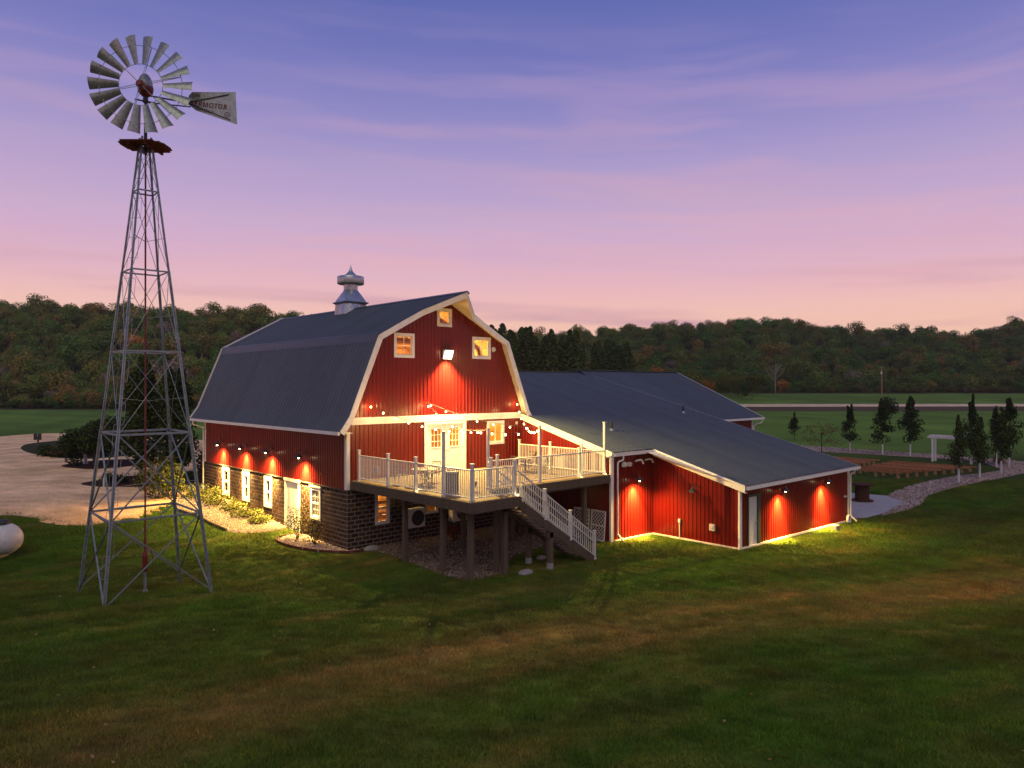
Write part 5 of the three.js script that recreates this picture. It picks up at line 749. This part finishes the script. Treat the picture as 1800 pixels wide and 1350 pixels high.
{ const a = thing('garden_arbor', 'white timber arbor at the end of the bench rows', 'arbor', [68.6, ground(68.6, 4.7), 4.7]); for (const x of [-.45, .45]) for (const z of [-1.2, 1.2]) part('arbor_post', [bx(.16, 2.5, .16, x, 1.25, z)], M.white, a); for (const x of [-.45, .45]) part('beam', [bx(.07, .2, 3.4, x, 2.58, 0)], M.white, a); for (let k = 0; k < 9; k++) part('crossbar', [bx(1.6, .14, .05, 0, 2.74, -1.44 + k * .36)], M.white, a); }
{ const t = thing('white_table', 'small white table beside the arbor', 'table', [68.2, ground(68.2, 6.6), 6.6]); part('table_top', [bx(.5, .05, 1.0, 0, .6, 0)], M.railWhite, t); for (const x of [-.2, .2]) for (const z of [-.44, .44]) part('leg', [bx(.06, .58, .06, x, .29, z)], M.railWhite, t); }
{ const x = 35, z = 9.2, s = thing('spool_table', 'upright wooden cable spool standing on the patio', 'table', [x, ground(x, z) + .075, z]); const m = std(L3(.085, .04, .028), .85, { map: T.grit }); part('bottom_disc', [cyl(.72, .72, .07, 28, 0, 0, 0)], m, s); part('top_disc', [cyl(.72, .72, .07, 28, 0, 1.12, 0)], m, s); for (let k = 0; k < 16; k++) part('stave', [bx(.175, 1.05, .035, 0, .595, .44).rotateY(k / 16 * Math.PI * 2)], m, s); }
{ const x = 25.9, z = 12.0, y = ground(x, z), h = thing('hose_reel', 'small wheeled hose reel at the far corner of the annex', 'hose reel', [x, y, z]); part('drum', [new THREE.TorusGeometry(.2, .07, 8, 20).translate(0, .32, 0)], M.railWhite, h); part('frame', [bar([-.25, 0, -.1], [0, .5, -.1], .03), bar([.25, 0, -.1], [0, .5, -.1], .03), bar([-.25, .02, -.14], [-.25, .02, .16], .03), bar([.25, .02, -.14], [.25, .02, .16], .03)], M.black, h); }
single('splash_block', [bb(23.5, 24.0, ground(23.7, 12.1) - .05, ground(23.7, 12.1) + .26, 11.95, 12.3)], M.concrete, 'pale block on the grass below the farthest lamp of the annex', 'block');
{ const x = 188.5, z = -45.6, p = thing('utility_pole', 'lone wooden utility pole beside the country road', 'pole', [x, ground(x, z), z]); part('shaft', [rod([0, -.5, 0], [0, 9.5, 0], .17, .13, 10)], M.stump, p); part('transformer', [cyl(.2, .2, .7, 10, -.35, 7.8, 0)], M.plastic, p); part('insulator', [cyl(.06, .06, .3, 8, 0, 9.5, 0)], M.plastic, p); }
{ const x = -3.1, z = -52.6, p = thing('sign_post', 'small dark two board sign on a post at the bend of the driveway', 'sign', [x, ground(x, z), z], -YAW); part('post', [bx(.12, 1.9, .12, 0, .95, 0)], M.oldWood, p); part('board', [bx(.34, .62, .05, -.2, 1.85, .06)], M.black, p); part('board', [bx(.34, .62, .05, .2, 1.85, .06)], M.black, p); }
{ const x = -4.3, z = -23.9, p = single('marker_post', [bx(.09, 1.1, .09, x, ground(x, z) + .5, z)], M.railWhite, 'short white marker post at the tip of the mulched island', 'post'); }
{ const x = -1.7, z = -40.6, g = thing('garden_figure', 'small white garden ornament under the round tree', 'ornament', [x, ground(x, z) + .05, z]); part('body', [lathe([[.2, 0], [.22, .1], [.12, .25], [.16, .45], [.1, .62], [.12, .75], [.08, .88], [0, .92]], 14)], M.railWhite, g); }
single('access_cover', [bb(-5.7, -4.5, ground(-5.1, -14.6) + .02, ground(-5.1, -14.6) + .09, -14.9, -14.3)], std(L3(.3, .36, .38), .6), 'pale blue grey access cover set in the gravel by the lawn', 'cover');
scene.fog = new THREE.FogExp2(new THREE.Color(0.80, 0.76, 0.82), 0.00013);
renderer.render(scene, camera);
